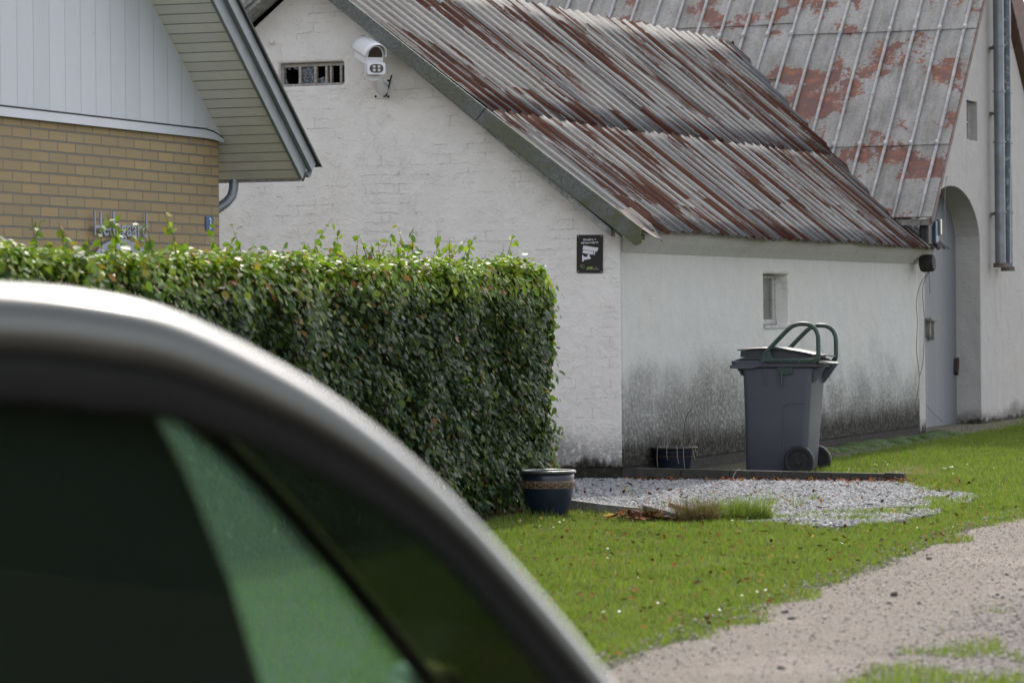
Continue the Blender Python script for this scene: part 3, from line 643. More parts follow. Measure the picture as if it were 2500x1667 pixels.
for t in np.linspace(0, 1, 7):
    c = Vector((-0.31, 1.985, 3.26)).lerp(Vector((-0.0, 2.03, 3.165)), t); ww = 0.062 - 0.012 * t; hh = 0.05 + 0.012 * t; c.z -= 0.03 * math.sin(t * math.pi)
    secs.append([(c.x, c.y + ww * math.cos(a), c.z + hh * math.sin(a)) for a in np.linspace(0, 2 * math.pi, 17)])
arm.add(secs[0][:-1], [tuple(range(16))]); arm.grid(secs).build('bracket', plastic, sc, smooth=True)
B().prism(rrect(0.060, 0.075, 0.012), lambda p, t: (t, 2.035 + p[0], 3.165 + p[1]), -0.015, -0.002).build('wall_plate', plastic, sc)
for yy, zz in ((1.982, 3.23), (1.982, 3.10), (2.095, 3.105)):
    B().lathe([(0.0, -0.006), (0.009, -0.005), (0.010, 0.0)], 10, M=Matrix.Translation((-0.016, yy, zz)) @ Matrix.Rotation(R(90), 4, 'Y')).build('screw', M['black'], sc)
B().tube([(-0.03, 2.02, 3.10), (-0.03, 1.995, 3.105), (-0.03, 1.975, 3.17), (-0.02, 1.955, 3.26), (-0.02, 1.95, 3.275)], 0.0055, 6).build('cable', M['black'], sc)

# ------------------------------------------------------------------ surveillance sign
sg = thing('warning_sign', 'black video surveillance sign with a white camera pictogram on the gable wall', 'sign', (BO[0], BO[1], 0), BA)
sb = simple('black_sign_board', (0.013, 0.013, 0.013), 0.45, var=0.05)
wi = simple('white_print', (0.72, 0.74, 0.80), 0.5, var=0.02); gn = simple('lime_print', (0.42, 0.60, 0.08), 0.5, var=0.05); gy = simple('grey_print', (0.25, 0.27, 0.25), 0.5, var=0.02)
# sign plane: 2-D (a right, b up) centred -> local (x=-.01, y=yc-a, z=zc+b), slight tilt
SY, SZ = 0.262, 1.796; tl = R(0.8)
def sp2(p, t=0.0):
    a, b_ = p; ca, sa = math.cos(tl), math.sin(tl); return (-t, SY - (a * ca + b_ * sa), SZ + (b_ * ca - a * sa) * 1.0)
board = B().prism(rrect(0.110, 0.152, 0.010), sp2, 0.004, 0.010).build('board', sb, sg)
pm = Matrix(((0, 0, -1, 0), (-1, 0, 0, 0), (0, 1, 0, 0), (0, 0, 0, 1)))
def onsign(a, b_): return Matrix.Translation(sp2((a, b_), 0.0125)) @ Matrix.Rotation(-tl, 4, 'X') @ pm
text_mesh('Området er', 0.0225, 'lettering', wi, sg, onsign(0.0, 0.107), bold=0.0007)
text_mesh('videoovervåget!', 0.0225, 'lettering', wi, sg, onsign(0.0, 0.083), bold=0.0007)
text_mesh('JYSK', 0.0225, 'lettering', gn, sg, onsign(0.006, -0.118), bold=0.0006, sx=1.15)
text_mesh('IT', 0.0225, 'lettering', gy, sg, onsign(0.058, -0.118), sx=1.15)
def S(px, py): return ((px - 652) / 830 * 0.22, -(py - 790) / 1250 * 0.304)
pc = B()
for poly in ([(455, 515), (935, 590), (890, 715), (430, 640)], [(445, 660), (775, 712), (755, 812), (430, 757)], [(790, 715), (832, 720), (815, 820), (778, 812)],
             [(415, 840), (435, 822), (455, 840), (460, 1025), (440, 1045), (418, 1025)], [(458, 878), (580, 890), (595, 800), (645, 808), (665, 898), (692, 910), (692, 945), (470, 985), (458, 985)]):
    pc.prism([S(*p) for p in poly], sp2, 0.0105, 0.0125)
pc.build('pictogram', wi, sg)
hl = [S(*p) for p in ((445, 1255), (390, 1215), (368, 1180), (380, 1155), (410, 1150), (438, 1180), (470, 1155), (505, 1165), (508, 1195), (480, 1225), (470, 1280))]
lo_ = B(); lo_.tube([sp2(p, 0.012) for p in hl[:6]], 0.0014, 5); lo_.build('logo', gn, sg); B().tube([sp2(p, 0.012) for p in hl[5:]], 0.0012, 5).build('logo', gy, sg)
tn = B()
for a, c in ((535, 575), (585, 605), (615, 640), (655, 680), (695, 740), (765, 850), (860, 945)): tn.prism([S(a, 1280), S(c, 1280), S(c, 1296), S(a, 1296)], sp2, 0.0105, 0.0118)
tn.build('fine_print', simple('fine_print', (0.4, 0.4, 0.4), 0.5), sg)
for a, b_ in ((-0.098, 0.140), (0.098, 0.140), (-0.098, -0.140), (0.098, -0.140)):
    B().lathe([(0.0, -0.003), (0.0035, -0.002), (0.0045, 0.0)], 10, M=Matrix.Translation(sp2((a, b_), 0.011)) @ Matrix.Rotation(R(90), 4, 'Y')).build('screw', M['flash'], sg)

# ------------------------------------------------------------------ yellow brick house
house = thing('brick_house', 'yellow brick house corner with white boarded gable and wide cream soffit', 'house', (HO[0], HO[1], 0), HA)
SL = 0.76
def hz(x): return 2.55 - SL * x
B().box(-9.0, 0.0, 0.0, 6.0, -0.1, 2.535).build('wall', M['brick'], house)
B().prism([(-8.6, 2.545), (-0.02, 2.545), (-0.02, hz(-0.02)), (-4.3, hz(-4.3)), (-8.6, 2.56)], lambda p, t: (p[0], t, p[1]), -0.022, 0.1).build('gable_cladding', M['clad'], house)
fb = B(); 
fb.grid([[(x, -0.034 - 0.012 * max(0, (x + .25) * 2), z0_ + (-(max(0, x + .30)) ** 2 * 0.55 if False else 0)) for z0_ in (2.525 - 0.02 * (max(0, x + .3) / .3) ** 2, 2.580 - 0.05 * (max(0, x + .3) / .3) ** 2)] for x in np.linspace(-8.6, -0.002, 60)])
fb.build('flashing', M['flash'], house, solid=0.006)
B().tube([(x, -0.038, 2.586 - 0.05 * (max(0, x + .3) / .3) ** 2) for x in np.linspace(-8.6, 0.0, 60)], 0.0055, 5).build('flashing_lip', M['felt'], house)
OH = 0.44; XE = 0.385
B().prism([(XE, hz(XE)), (-4.3, hz(-4.3)), (-9, hz(-4.3) - SL * 4.7), (-9, hz(-4.3) - SL * 4.7 + .02), (-4.3, hz(-4.3) + .03), (XE, hz(XE) + .02)], lambda p, t: (p[0], t, p[1]), -OH, 6.0).build('soffit', M['soffit'], house)
nb_ = (0.605, 0.796)
def off(x, d): return (x + nb_[0] * d, hz(x) + nb_[1] * d)
def strip(d0, d1, xe0, xe1): 
    a, c = off(xe0, d0), off(xe1, d1); e, g = off(-4.3, d1), off(-4.3, d0); return [a, c, e, g]
bb1 = B().prism([(XE - 0.02, hz(XE - .02) - 0.014), off(XE - 0.01, 0.115), off(-4.3, 0.115), (-4.3, hz(-4.3) - 0.02)], lambda p, t: (p[0], t, p[1]), -OH - 0.024, -OH).build('barge_board', M['grey_paint'], house, bevel=0.003); bb1['label'] = 'lower grey-blue barge board'
bb2 = B().prism(strip(0.095, 0.185, XE + 0.02, XE + 0.04), lambda p, t: (p[0], t, p[1]), -OH - 0.055, -OH - 0.026).build('barge_board', M['grey_paint'], house, bevel=0.003); bb2['label'] = 'upper grey-blue barge board'
B().prism(strip(0.03, 0.205, XE + 0.04, XE + 0.06), lambda p, t: (p[0], t, p[1]), -OH - 0.0, 6.0).build('roof', M['felt'], house)
B().prism(strip(0.186, 0.205, XE + 0.03, XE + 0.09), lambda p, t: (p[0], t, p[1]), -OH - 0.075, -OH - 0.002).build('roof_trim', M['felt'], house)
B().prism([(XE - .01, hz(XE) - .008), (XE + .02, hz(XE) - .008), (XE + .02, hz(XE) + .10), (XE - .01, hz(XE) + .10)], lambda p, t: (p[0], t, p[1]), -OH - 0.0, 6.0).build('eave_board', M['oldwood'], house)
gt = [(XE + 0.065 + 0.045 * math.cos(a), hz(XE) + 0.075 + 0.055 * math.sin(a)) for a in np.linspace(math.pi, 2 * math.pi, 9)]
B().grid([[(p[0], y, p[1]) for p in gt] for y in (-OH + 0.02 - 0.06, 6.0)]).build('gutter', M['zinc'], house, smooth=True, solid=0.003)
dp = B().tube([(0.30, 0.02, 2.262), (0.29, 0.02, 2.20), (0.275, 0.03, 2.15), (0.235, 0.05, 2.11), (0.15, 0.11, 2.045), (0.10, 0.145, 2.0), (0.085, 0.16, 1.95), (0.085, 0.16, 0.0)], 0.034, 18)
smooth_by_angle(dp.build('downpipe', M['zinc'], house), 40)
# number plate 3
npl = thing('house_number', 'small blue enamel plate with white 3 on yellow brick corner', 'house number', (HO[0], HO[1], 0), HA)
bx = HO
B().prism(rrect(0.052, 0.047, 0.006), lambda p, t: (-0.172 + p[0] * 1.15, -t, 1.955 + p[1] * 1.0), 0.003, 0.010).build('plate', simple('blue_enamel', (0.06, 0.13, 0.27), 0.7, var=0.08), npl)
PH = Matrix(((1, 0, 0, 0), (0, 0, -1, 0), (0, 1, 0, 0), (0, 0, 0, 1)))
text_mesh('3', 0.105, 'numeral', wi, npl, Matrix.Translation((-0.172, -0.0125, 1.920)) @ PH, bold=0.001, sx=0.75)
# name sign
ns = thing('name_sign', 'grey metal house name sign with arched base and cut-out letters on the bricks', 'sign', (HO[0], HO[1], 0), HA)
lav = simple('grey_lilac_metal', (0.23, 0.25, 0.33), 0.45, metal=0.2, var=0.06)
cx_, cz_ = -1.60, 1.77
tx = text_mesh('Hedegaard', 0.155, 'lettering', lav, ns, Matrix.Translation((cx_, -0.035, 1.845)) @ PH @ Matrix.Diagonal((1, 1.0, 1, 1)), extrude=0.004, bold=0.0012)
xs_ = [v.co.x for v in tx.data.vertices]; k_w = 0.77 / (max(xs_) - min(xs_)); x_m = min(xs_)
for v in tx.data.vertices: v.co.x = -1.985 + (v.co.x - x_m) * k_w
for xx, zt in ((-1.976, 1.985), (-1.895, 1.985), (-1.712, 1.99), (-1.228, 1.995)): B().prism([(xx - .008, 1.87), (xx + .008, 1.87), (xx + .010, zt), (xx - .008, zt + .01)], lambda p, t: (p[0], t, p[1]), -0.040, -0.032).build('stem', lav, ns)
ab = []
for a in np.linspace(0, math.pi, 16): ab.append((cx_ - 0.415 * math.cos(a), 1.66 + 0.165 * math.sin(a)))
for a in np.linspace(math.pi, 0, 16): ab.append((cx_ - 0.33 * math.cos(a), 1.66 + 0.10 * math.sin(a)))
B().prism(ab, lambda p, t: (p[0], t, p[1]), -0.041, -0.034).build('arched_base', lav, ns)
for xx in (-2.0, -1.4): B().box(xx, xx + 0.012, -0.034, 0.0, 1.78, 1.80).build('standoff', lav, ns)

# ------------------------------------------------------------------ ground, gravel bed, road
def soilm():
    t = NT('lawn_soil'); n = t.noise(3, detail=6); f = t.noise(60, detail=5, rough=0.7)
    c = t.ramp(f, [(0.3, (0.025, 0.024, 0.012)), (0.6, (0.05, 0.055, 0.02)), (0.8, (0.10, 0.085, 0.05))])
    c = t.mix(t.step(n, 0.5, 0.7, 0, 0.4), c, (0.035, 0.05, 0.015)); t.set(Base_Color=c, Roughness=0.95); t.bump(f, 0.02); return t.m
LAWN_EDGE = [(-0.6, 8.0), (-0.2, 10.2), (0.05, 11.4), (0.30, 12.55), (0.375, 12.85), (0.50, 13.45), (0.66, 13.78), (0.86, 14.48), (1.10, 15.45), (1.06, 15.5), (1.20, 15.62), (1.35, 16.1), (1.50, 16.6), (1.68, 17.1), (1.92, 17.8), (2.18, 18.8), (2.42, 19.5), (2.62, 20.3), (2.95, 21.2), (3.3, 22.2), (3.7, 23.2), (4.6, 25.5), (6, 28), (9, 33), (16, 44)]
road_poly = LAWN_EDGE + [(30, 44), (22, 33), (12, 20), (6, 8), (5, -10), (-6, -10), (-3.0, 2.0)]
def flat(name, poly, z, mat, sub=0.0):
    bm = bmesh.new(); vs = [bm.verts.new((p[0], p[1], z)) for p in poly]; bm.faces.new(vs); bmesh.ops.triangulate(bm, faces=bm.faces)
    me = bpy.data.meshes.new(name); bm.normal_update(); bm.to_mesh(me); bm.free()
    o = link_mesh(name, me, mat)
    if me.polygons[0].normal.z < 0: me.flip_normals()
    return o
g = pydata('ground', [(-400, -300, 0), (400, -300, 0), (400, 700, 0), (-400, 700, 0)], [(0, 1, 2, 3)], soilm()); tag(g, kind='structure')
def roadm():
    t = NT('gravel_road_dirt'); big = t.noise(0.9, detail=4); f = t.noise(70, detail=7, rough=0.75); v = t.vor(55); m = t.noise(9, detail=5)
    c = t.ramp(f, [(0.3, (0.035, 0.029, 0.023)), (0.5, (0.165, 0.135, 0.106)), (0.7, (0.30, 0.255, 0.206))])
    c = t.mix(t.step(v, 0.10, 0.28, 0.5, 0), c, (0.28, 0.25, 0.215))
    c = t.mix(t.step(t.noise(24, detail=7, rough=0.75), 0.50, 0.60, 0, 0.75), c, (0.070, 0.058, 0.047)); c = t.mix(t.step(t.noise(33, v=t.vec(loc=(4, 4, 4)), detail=5, rough=0.7), 0.58, 0.66, 0, 0.7), c, (0.36, 0.33, 0.29)); c = t.mix(t.step(m, 0.52, 0.68, 0, 0.5), c, (0.15, 0.13, 0.115)); c = t.mix(t.step(big, 0.48, 0.65, 0, 0.35), c, (0.30, 0.25, 0.215))
    X = t.sep(); d = t.math('ABSOLUTE', t.math('SUBTRACT', X[0], t.math('ADD', 1.68, t.math('MULTIPLY', t.math('SUBTRACT', X[1], 12.3), 0.30))))
    d = t.math('ADD', d, t.math('MULTIPLY', t.math('SUBTRACT', t.noise(2.5, detail=6, rough=0.65), 0.5), 0.9))
    c = t.mix(t.step(d, 0.30, 0.62, 0.7, 0.0), c, t.ramp(t.noise(45, detail=6, rough=0.8), [(0.35, (0.035, 0.033, 0.029)), (0.52, (0.12, 0.112, 0.10)), (0.68, (0.30, 0.285, 0.262))]))   # coarser grey middle of the track
    t.set(Base_Color=c, Roughness=0.95); t.bump(t.math('ADD', f, t.math('MULTIPLY', v, -1.5)), 0.012); return t.m
def smooth_edge(P, amp, seed):
    out = []; r2 = np.random.default_rng(seed)
    for i in range(len(P) - 1):
        a, c = np.array(P[i]), np.array(P[i + 1]); n = max(1, int(np.linalg.norm(c - a) / 0.08))
        for k in range(n):
            p = a + (c - a) * k / n; out.append((p[0] + (r2.random() - .5) * amp, p[1] + (r2.random() - .5) * amp))
    return out
LE = smooth_edge(LAWN_EDGE[2:22], 0.05, 2)
rd = flat('road', LAWN_EDGE[:2] + LE + LAWN_EDGE[21:] + [(30, 44), (22, 33), (12, 20), (6, 8), (5, -10), (-6, -10), (-3.0, 2.0)], 0.004, roadm()); tag(rd, kind='structure')
BED = [(-1.9, 27.9), (0.9, 27.25), (2.95, 27.0), (3.05, 26.6), (3.02, 25.8), (3.15, 25.2), (3.28, 24.6), (3.25, 24.1), (3.12, 23.5), (2.85, 22.9), (2.75, 22.2), (2.50, 21.7), (2.30, 21.2), (2.0, 20.95), (1.78, 21.05), (1.62, 21.4), (1.35, 21.6), (1.1, 22.1), (0.86, 22.2), (0.45, 23.15), (0.0, 23.3), (-0.4, 24.2)]
def bedm():
    t = NT('grey_gravel_bed'); v = t.vor(45, feature='F1'); f = t.noise(50, detail=5)
    t.set(Base_Color=t.mix(t.step(v, 0.1, 0.5), (0.27, 0.28, 0.30), (0.07, 0.07, 0.072)), Roughness=0.9); t.bump(v, 0.02); return t.m
bd = flat('gravel_bed', smooth_edge(BED + [BED[0]], 0.04, 5), 0.0045, bedm()); tag(bd, kind='structure')

def stonem(name, cols):
    t = NT(name); r = t.attr('rnd'); n = t.noise(60, detail=4)
    c = t.ramp(r, [(i / (len(cols) - 1) * 0.98 + 0.01, c) for i, c in enumerate(cols)]); c = t.mix(t.step(n, 0.35, 0.7, 0, 0.35), c, (0.14, 0.135, 0.13))
    t.set(Base_Color=c, Roughness=0.8); return t.m
def stone_tpl(seed):
    r2 = np.random.default_rng(seed); bm = bmesh.new(); bmesh.ops.create_icosphere(bm, subdivisions=1, radius=1.0)
    v = np.array([x.co[:] for x in bm.verts]); v *= (0.72 + 0.5 * r2.random((len(v), 1))); f = [tuple(x.index for x in p.verts) for p in bm.faces]; bm.free(); return v, f
def stones(name, N, boxr, poly, smin, smax, z, mat, lab, power=2.0, excl=None, seed=1):
    r2 = np.random.default_rng(seed); x = r2.uniform(boxr[0], boxr[1], N * 3); y = r2.uniform(boxr[2], boxr[3], N * 3)
    k = in_poly(x, y, poly); x, y = x[k][:N], y[k][:N]
    if excl is not None:
        k = excl(x, y); x, y = x[k], y[k]
    s = smin + (smax - smin) * r2.random(len(x)) ** power; tv, tf = stone_tpl(seed)
    pos = np.stack([x, y, z + s * 0.25], 1); sc3 = np.stack([s, s * (0.6 + 0.4 * r2.random(len(x))), s * (0.45 + 0.35 * r2.random(len(x)))], 1)
    o = scatter(name, tv, tf, pos, spin(len(x), 0.35), sc3, mat); tag(o, lab, None, kind='stuff'); return o
gm = stonem('bed_stone', [(0.10, 0.105, 0.11), (0.20, 0.205, 0.21), (0.27, 0.275, 0.28), (0.16, 0.165, 0.17), (0.36, 0.36, 0.36), (0.12, 0.12, 0.12)])
stones('gravel', 30000, (-0.5, 3.4, 20.8, 27.35), BED, 0.008, 0.019, 0.006, gm, 'grey crushed stone in the bed between the shed and the lawn', 1.0, seed=3)
rm = stonem('road_stone', [(0.09, 0.075, 0.062), (0.24, 0.20, 0.162), (0.34, 0.29, 0.24), (0.17, 0.14, 0.112), (0.50, 0.46, 0.41), (0.08, 0.074, 0.068)])
VIS = [(-0.3, 10.5), (4.2, 25.5), (6.2, 30), (7.5, 30), (3.2, 11)]
stones('road_stones', 36000, (-0.3, 6, 11.5, 25), road_poly, 0.0025, 0.0100, 0.0033, rm, 'small loose pinkish-grey stones on the dirt road', 2.2, seed=8)
strip_m = lambda x, y: rng.random(len(x)) < (0.25 + vnoise(x, y, 0.3, 3)) * np.clip(1.15 - np.abs((x - (1.60 + (y - 12.3) * 0.30))) / 0.55, 0, 1)
stones('road_stones', 26000, (0.9, 4.2, 11.8, 20), road_poly, 0.004, 0.014, 0.003, rm, 'coarser stones along the middle of the dirt road', 2.0, excl=strip_m, seed=11)
stones('road_clods', 110, (0.3, 5, 12, 25), road_poly, 0.010, 0.026, 0.003, stonem('clod', [(0.07, 0.06, 0.055), (0.16, 0.13, 0.11), (0.3, 0.27, 0.25)]), 'dark clods scattered over the dirt road', 1.6, seed=12)

# ------------------------------------------------------------------ kerb, timber edging, rubble
ux, uy = math.sin(BA), -math.cos(BA)       # away from the shed corner, to the right
kerb_lab = ['dark concrete kerb block at the shed corner, leftmost of the row', 'dark concrete kerb block in front of the blue wash pot', 'dark concrete kerb block under the front of the bin', 'dark concrete kerb block before the bin wheels', 'low concrete kerb block with grass behind it', 'rightmost kerb block half sunk beside the lawn']
px = 0.10
for i, lab in enumerate(kerb_lab):
    ln = [0.385, 0.405, 0.425, 0.40, 0.42, 0.16][i]; h0 = 0.097 - 0.006 * i; h1 = h0 - 0.005 if i < 5 else 0.07
    if i == 5: h0 = 0.075
    o = B().prism([(px, -0.08), (px + ln - 0.006, -0.08), (px + ln - 0.006, h1), (px, h0)], lambda p, t: (BO[0] + ux * p[0] - uy * (t - 0.02) * 1.0 * 0 + math.cos(BA) * t, BO[1] + uy * p[0] + math.sin(BA) * t, p[1]), -0.02 + 0.004 * (i % 2), 0.04).build('kerb_block', M['concrete'], None, bevel=0.005)
    tag(o, lab, 'kerb', 'concrete kerb blocks along the gravel bed'); px += ln
eb = B().prism([(0, -0.05), (1.05, -0.05), (1.05, 0.055), (0.5, 0.07), (0, 0.095)], lambda p, t: (0.30 + p[0] * 0.62 + t * 0.75, 22.95 - p[0] * 0.75 + t * 0.6, p[1]), 0.0, 0.035).build('edging_board', M['oldwood'], None, bevel=0.004)
tag(eb, 'weathered timber edging board between the glazed pot and the rubble', 'board')
rub_m = simple('broken_brick', (0.16, 0.085, 0.06), 0.9, var=0.5, scale=25, bumpd=0.006); rub2 = simple('slate_chunk', (0.12, 0.12, 0.125), 0.8, var=0.35, scale=25, bumpd=0.004)
rub = [(0.90, 21.92, 0.07, (0.10, 0.05, 0.028), 20, rub2, 'flat grey stone slab sloping at the end of the edging board'), (1.02, 21.65, 0.06, (0.085, 0.045, 0.022), -25, rub2, 'dark tilted slate chip in front of the rubble'),
       (1.06, 21.9, 0.07, (0.10, 0.06, 0.045), 40, rub_m, 'reddish broken brick lump in the middle of the rubble'), (0.78, 21.8, 0.05, (0.06, 0.045, 0.03), 70, rub_m, 'small reddish brick lump beside the dry tuft')]
for x, y, z, s, a, m_, lab in rub:
    v, f = stone_tpl(int(x * 100)); 
    v = np.sign(v) * np.abs(v) ** 0.6
    o = pydata('rubble_stone', [tuple(Vector((p[0] * s[0], p[1] * s[1], p[2] * s[2]))) for p in v], f, m_); o.location = (x, y, z); o.rotation_euler = (R(12), R(14), R(a)); tag(o, lab, 'stone', 'broken stones by the gravel bed')

# ------------------------------------------------------------------ grass, leaves, weeds
def grassm(name, c0, c1, c2, tr=0.4):
    t = NT(name); r = t.attr('rnd'); n = t.noise(1.2, detail=4)
    c = t.ramp(r, [(0.0, c0), (0.45, c1), (0.86, c2), (0.94, (0.20, 0.15, 0.06)), (1.0, (0.10, 0.07, 0.035))]); c = t.mix(t.step(n, 0.4, 0.7, 0, 0.4), c, c2)
    t.set(Base_Color=c, Roughness=0.5, Specular_IOR_Level=0.3)
    tl_ = t.n.new('ShaderNodeBsdfTranslucent'); t.put(tl_.inputs[0], t.mix(0.45, c, (0.23, 0.33, 0.02))); mx = t.n.new('ShaderNodeMixShader'); mx.inputs[0].default_value = tr
    t.L(t.b.outputs[0], mx.inputs[1]); t.L(tl_.outputs[0], mx.inputs[2]); t.L(mx.outputs[0], t.out.inputs[0]); return t.m
GM = grassm('grass_blade', (0.022, 0.058, 0.010), (0.072, 0.138, 0.018), (0.16, 0.205, 0.035), 0.45)
GD = grassm('dry_grass', (0.16, 0.11, 0.06), (0.24, 0.16, 0.10), (0.32, 0.26, 0.15))
GR = grassm('reddish_dead_grass', (0.07, 0.035, 0.022), (0.12, 0.06, 0.038), (0.19, 0.12, 0.08), 0.2)
BT = [(-0.5, 0, 0), (0.5, 0, 0), (-0.42, 0.06, 0.45), (0.42, 0.06, 0.45), (-0.22, 0.22, 0.8), (0.22, 0.22, 0.8), (0.0, 0.42, 1.0)]
BF = [(0, 1, 3, 2), (2, 3, 5, 4), (4, 5, 6)]
def blades(name, x, y, hmin, hmax, wid, mat, lab, lean=0.35, z=None, parent=None):
    N = len(x); up_ = np.stack([rng.normal(0, lean, N), rng.normal(0, lean, N), np.ones(N)], 1); up_ /= np.linalg.norm(up_, axis=1, keepdims=True)
    a = rng.random(N) * 6.283; t_ = np.stack([np.cos(a), np.sin(a), np.zeros(N)], 1)
    rot = basis(up_, t_); h = (hmin + (hmax - hmin) * rng.random(N) ** 1.4) * (0.6 + 0.8 * vnoise(x, y, 0.22, 71) ** 1.5)
    pos = np.stack([x, y, np.zeros(N) if z is None else z], 1)
    o = scatter(name, BT, BF, pos, rot, np.stack([np.full(N, wid) * (0.7 + 0.6 * rng.random(N)), h, h], 1), mat, parent)
    if lab: tag(o, lab, None, kind='stuff')
    return o
HN = (math.sin(HA), -math.cos(HA))     # normal of hedge/house plane pointing to the lawn
def hedge_side(x, y): return (x - GO[0]) * HN[0] + (y - GO[1]) * HN[1]
LEA = np.array(LAWN_EDGE); BEDP = np.array(BED)
def lawn_pts(N, x0, x1, y0, y1, keepbed=False, edge=0.05):
    x = rng.uniform(x0, x1, N); y = rng.uniform(y0, y1, N)
    n = (vnoise(x, y, 0.35, 1) - 0.5) * 0.30 + (vnoise(x, y, 0.10, 2) - .5) * 0.10
    lim = np.interp(y, LEA[:, 1], LEA[:, 0]) + n; k = (x < lim - edge + 0.10) & (hedge_side(x, y) > 0.12)
    jx = (vnoise(x, y, 0.22, 5) - .5) * 0.35; jy = (vnoise(x, y, 0.22, 6) - .5) * 0.6
    k &= ~in_poly(x + jx, y + jy, BEDP); k &= ~((x > -3) & (y > 27.2 - (x - 0.87) * 0.38 + 0.0) & (x < 1.95))
    # bare shoulder between lawn and shed wall
    wx = (x - BO[0]) * math.sin(BA) - (y - BO[1]) * math.cos(BA)
    k &= (wx > 0.12) | (y < 27.0)
    lx_ = (x - BO[0]) * math.cos(BA) + (y - BO[1]) * math.sin(BA); k &= ~((wx < 1.9) & (y > 26.9) & (lx_ < 0.9)); k &= ~((wx < 0.3) & (lx_ < 3.0))
    return x[k], y[k], lim[k]
x, y, lm_ = lawn_pts(420000, -0.6, 3.9, 11.6, 23.2)
dd = vnoise(x, y, 0.25, 9) + 0.6 * vnoise(x, y, 0.07, 10)
k = rng.random(len(x)) < np.clip(0.10 + dd * 1.0, 0, 1) * np.clip((lm_ - x) / 0.12 + 0.6, 0.03, 1)
blades('grass', x[k], y[k], 0.016, 0.048, 0.0042, GM, 'short bright green lawn in front of the gravel bed')
x, y, lm_ = lawn_pts(80000, -7.0, -0.6, 4.0, 22.0); blades('grass', x, y, 0.02, 0.05, 0.006, GM, 'lawn stretching behind the car along the hedge')
x, y, lm_ = lawn_pts(300000, 2.3, 8.5, 23.0, 40.0)
blades('grass', x, y, 0.02, 0.065, 0.006, GM, 'lawn beyond the gravel bed up to the barn')
# ragged grass along the edges and islands in the bed
ex = []; 
for (cx, cy, rx, ry, n) in ((1.72, 21.95, 0.30, 0.10, 1100), (2.15, 21.75, 0.20, 0.10, 700), (2.45, 22.4, 0.30, 0.22, 1500), (2.75, 22.75, 0.28, 0.2, 1200), (2.95, 23.8, 0.16, 0.35, 800), (3.2, 25.2, 0.2, 0.6, 2500), (2.0, 22.35, 0.18, 0.1, 350), (1.5, 22.5, 0.12, 0.12, 200), (3.1, 26.7, 0.15, 0.4, 1500)):
    ex.append(np.stack([rng.normal(cx, rx * .6, n), rng.normal(cy, ry * .6, n)], 1))
ex = np.concatenate(ex); blades('grass', ex[:, 0], ex[:, 1], 0.015, 0.05, 0.0045, GM, 'loose grass patches creeping over the gravel edge')
x = rng.uniform(0.1, 4.2, 60000); y = rng.uniform(12.0, 24.5, 60000); q_ = x - np.interp(y, LEA[:, 1], LEA[:, 0]); k = (q_ > -0.15) & (q_ < 0.30) & (rng.random(60000) < np.exp(-np.maximum(q_ + .05, 0) / 0.075) * 0.8 * (vnoise(x, y, 0.15, 81) > 0.5))
blades('grass', x[k], y[k], 0.012, 0.035, 0.0042, GM, 'stray blades where the lawn thins out into the road')
k = (q_ > -0.16) & (q_ < 0.06) & (rng.random(60000) < 0.35); sx_ = x[k]; sy_ = y[k]; tv, tf = stone_tpl(5); ss_ = 0.003 + 0.006 * rng.random(len(sx_)) ** 2
tag(scatter('road_stones', tv, tf, np.stack([sx_, sy_, 0.012 + 0.012 * rng.random(len(sx_))], 1), spin(len(sx_), 0.4), ss_, rm), 'grit thrown from the road onto the lawn edge', None, kind='stuff')
# centre strip of the road, bottom right
x = rng.uniform(1.0, 3.6, 60000); y = rng.uniform(11.6, 17.0, 60000); cl = 1.62 + (y - 12.3) * 0.30
m_ = (vnoise(x, y, 0.35, 21) + 0.6 * vnoise(x, y, 0.1, 22)); k = (np.abs(x - cl) < 0.42) & (m_ > 0.92 + 0.5 * np.clip((y - 13) / 3.5, 0, 1)) & (rng.random(len(x)) < 0.8)
blades('grass', x[k], y[k], 0.015, 0.06, 0.0042, GM, 'sparse grass growing in the middle of the dirt road')
# tufts
def tuft(cx, cy, r, n, hmin, hmax, mat, lab, lean=0.5):
    a = rng.random(n) * 6.28; q = np.sqrt(rng.random(n)) * r; o = blades('grass_tuft', cx + q * np.cos(a) * 1.3, cy + q * np.sin(a), hmin, hmax, 0.004, mat, None, lean); tag(o, lab, 'grass tuft', 'grass tufts round the gravel bed'); return o
tuft(1.42, 21.8, 0.16, 1800, 0.06, 0.17, GM, 'fresh green grass tuft right of the rubble', 0.45)
tuft(1.13, 21.62, 0.11, 1900, 0.05, 0.18, GR, 'dry brown grass tuft beside the rubble', 0.5)
tuft(0.88, 21.85, 0.15, 520, 0.05, 0.14, GR, 'dead straw lying over the end of the edging board', 0.9)
tuft(0.16, 22.20, 0.10, 130, 0.06, 0.13, GM, 'long grass blades in front of the glazed pot', 0.5)
tuft(0.45, 22.3, 0.16, 120, 0.04, 0.10, GM, 'thin grass at the foot of the edging board', 0.5)
tuft(3.12, 26.95, 0.17, 500, 0.06, 0.16, GD, 'dry yellowish tuft at the sunken end of the kerb', 0.9)
tuft(3.25, 26.6, 0.2, 500, 0.05, 0.13, GM, 'green tuft by the sunken end of the kerb', 0.6)
for i, (cx, cy) in enumerate(((1.75, 23.4), (1.05, 23.3), (1.22, 23.6), (0.85, 25.2), (2.1, 23.9), (1.9, 23.1))):
    tuft(cx, cy, 0.045, 40, 0.04, 0.11, GM, ['upright weed in the middle of the gravel', 'small weed above the left end of the rubble', 'small weed just left of the gravel middle', 'little weed near the shed wall', 'thin weed in the right half of the gravel', 'low weed above the green tuft'][i], 0.4)
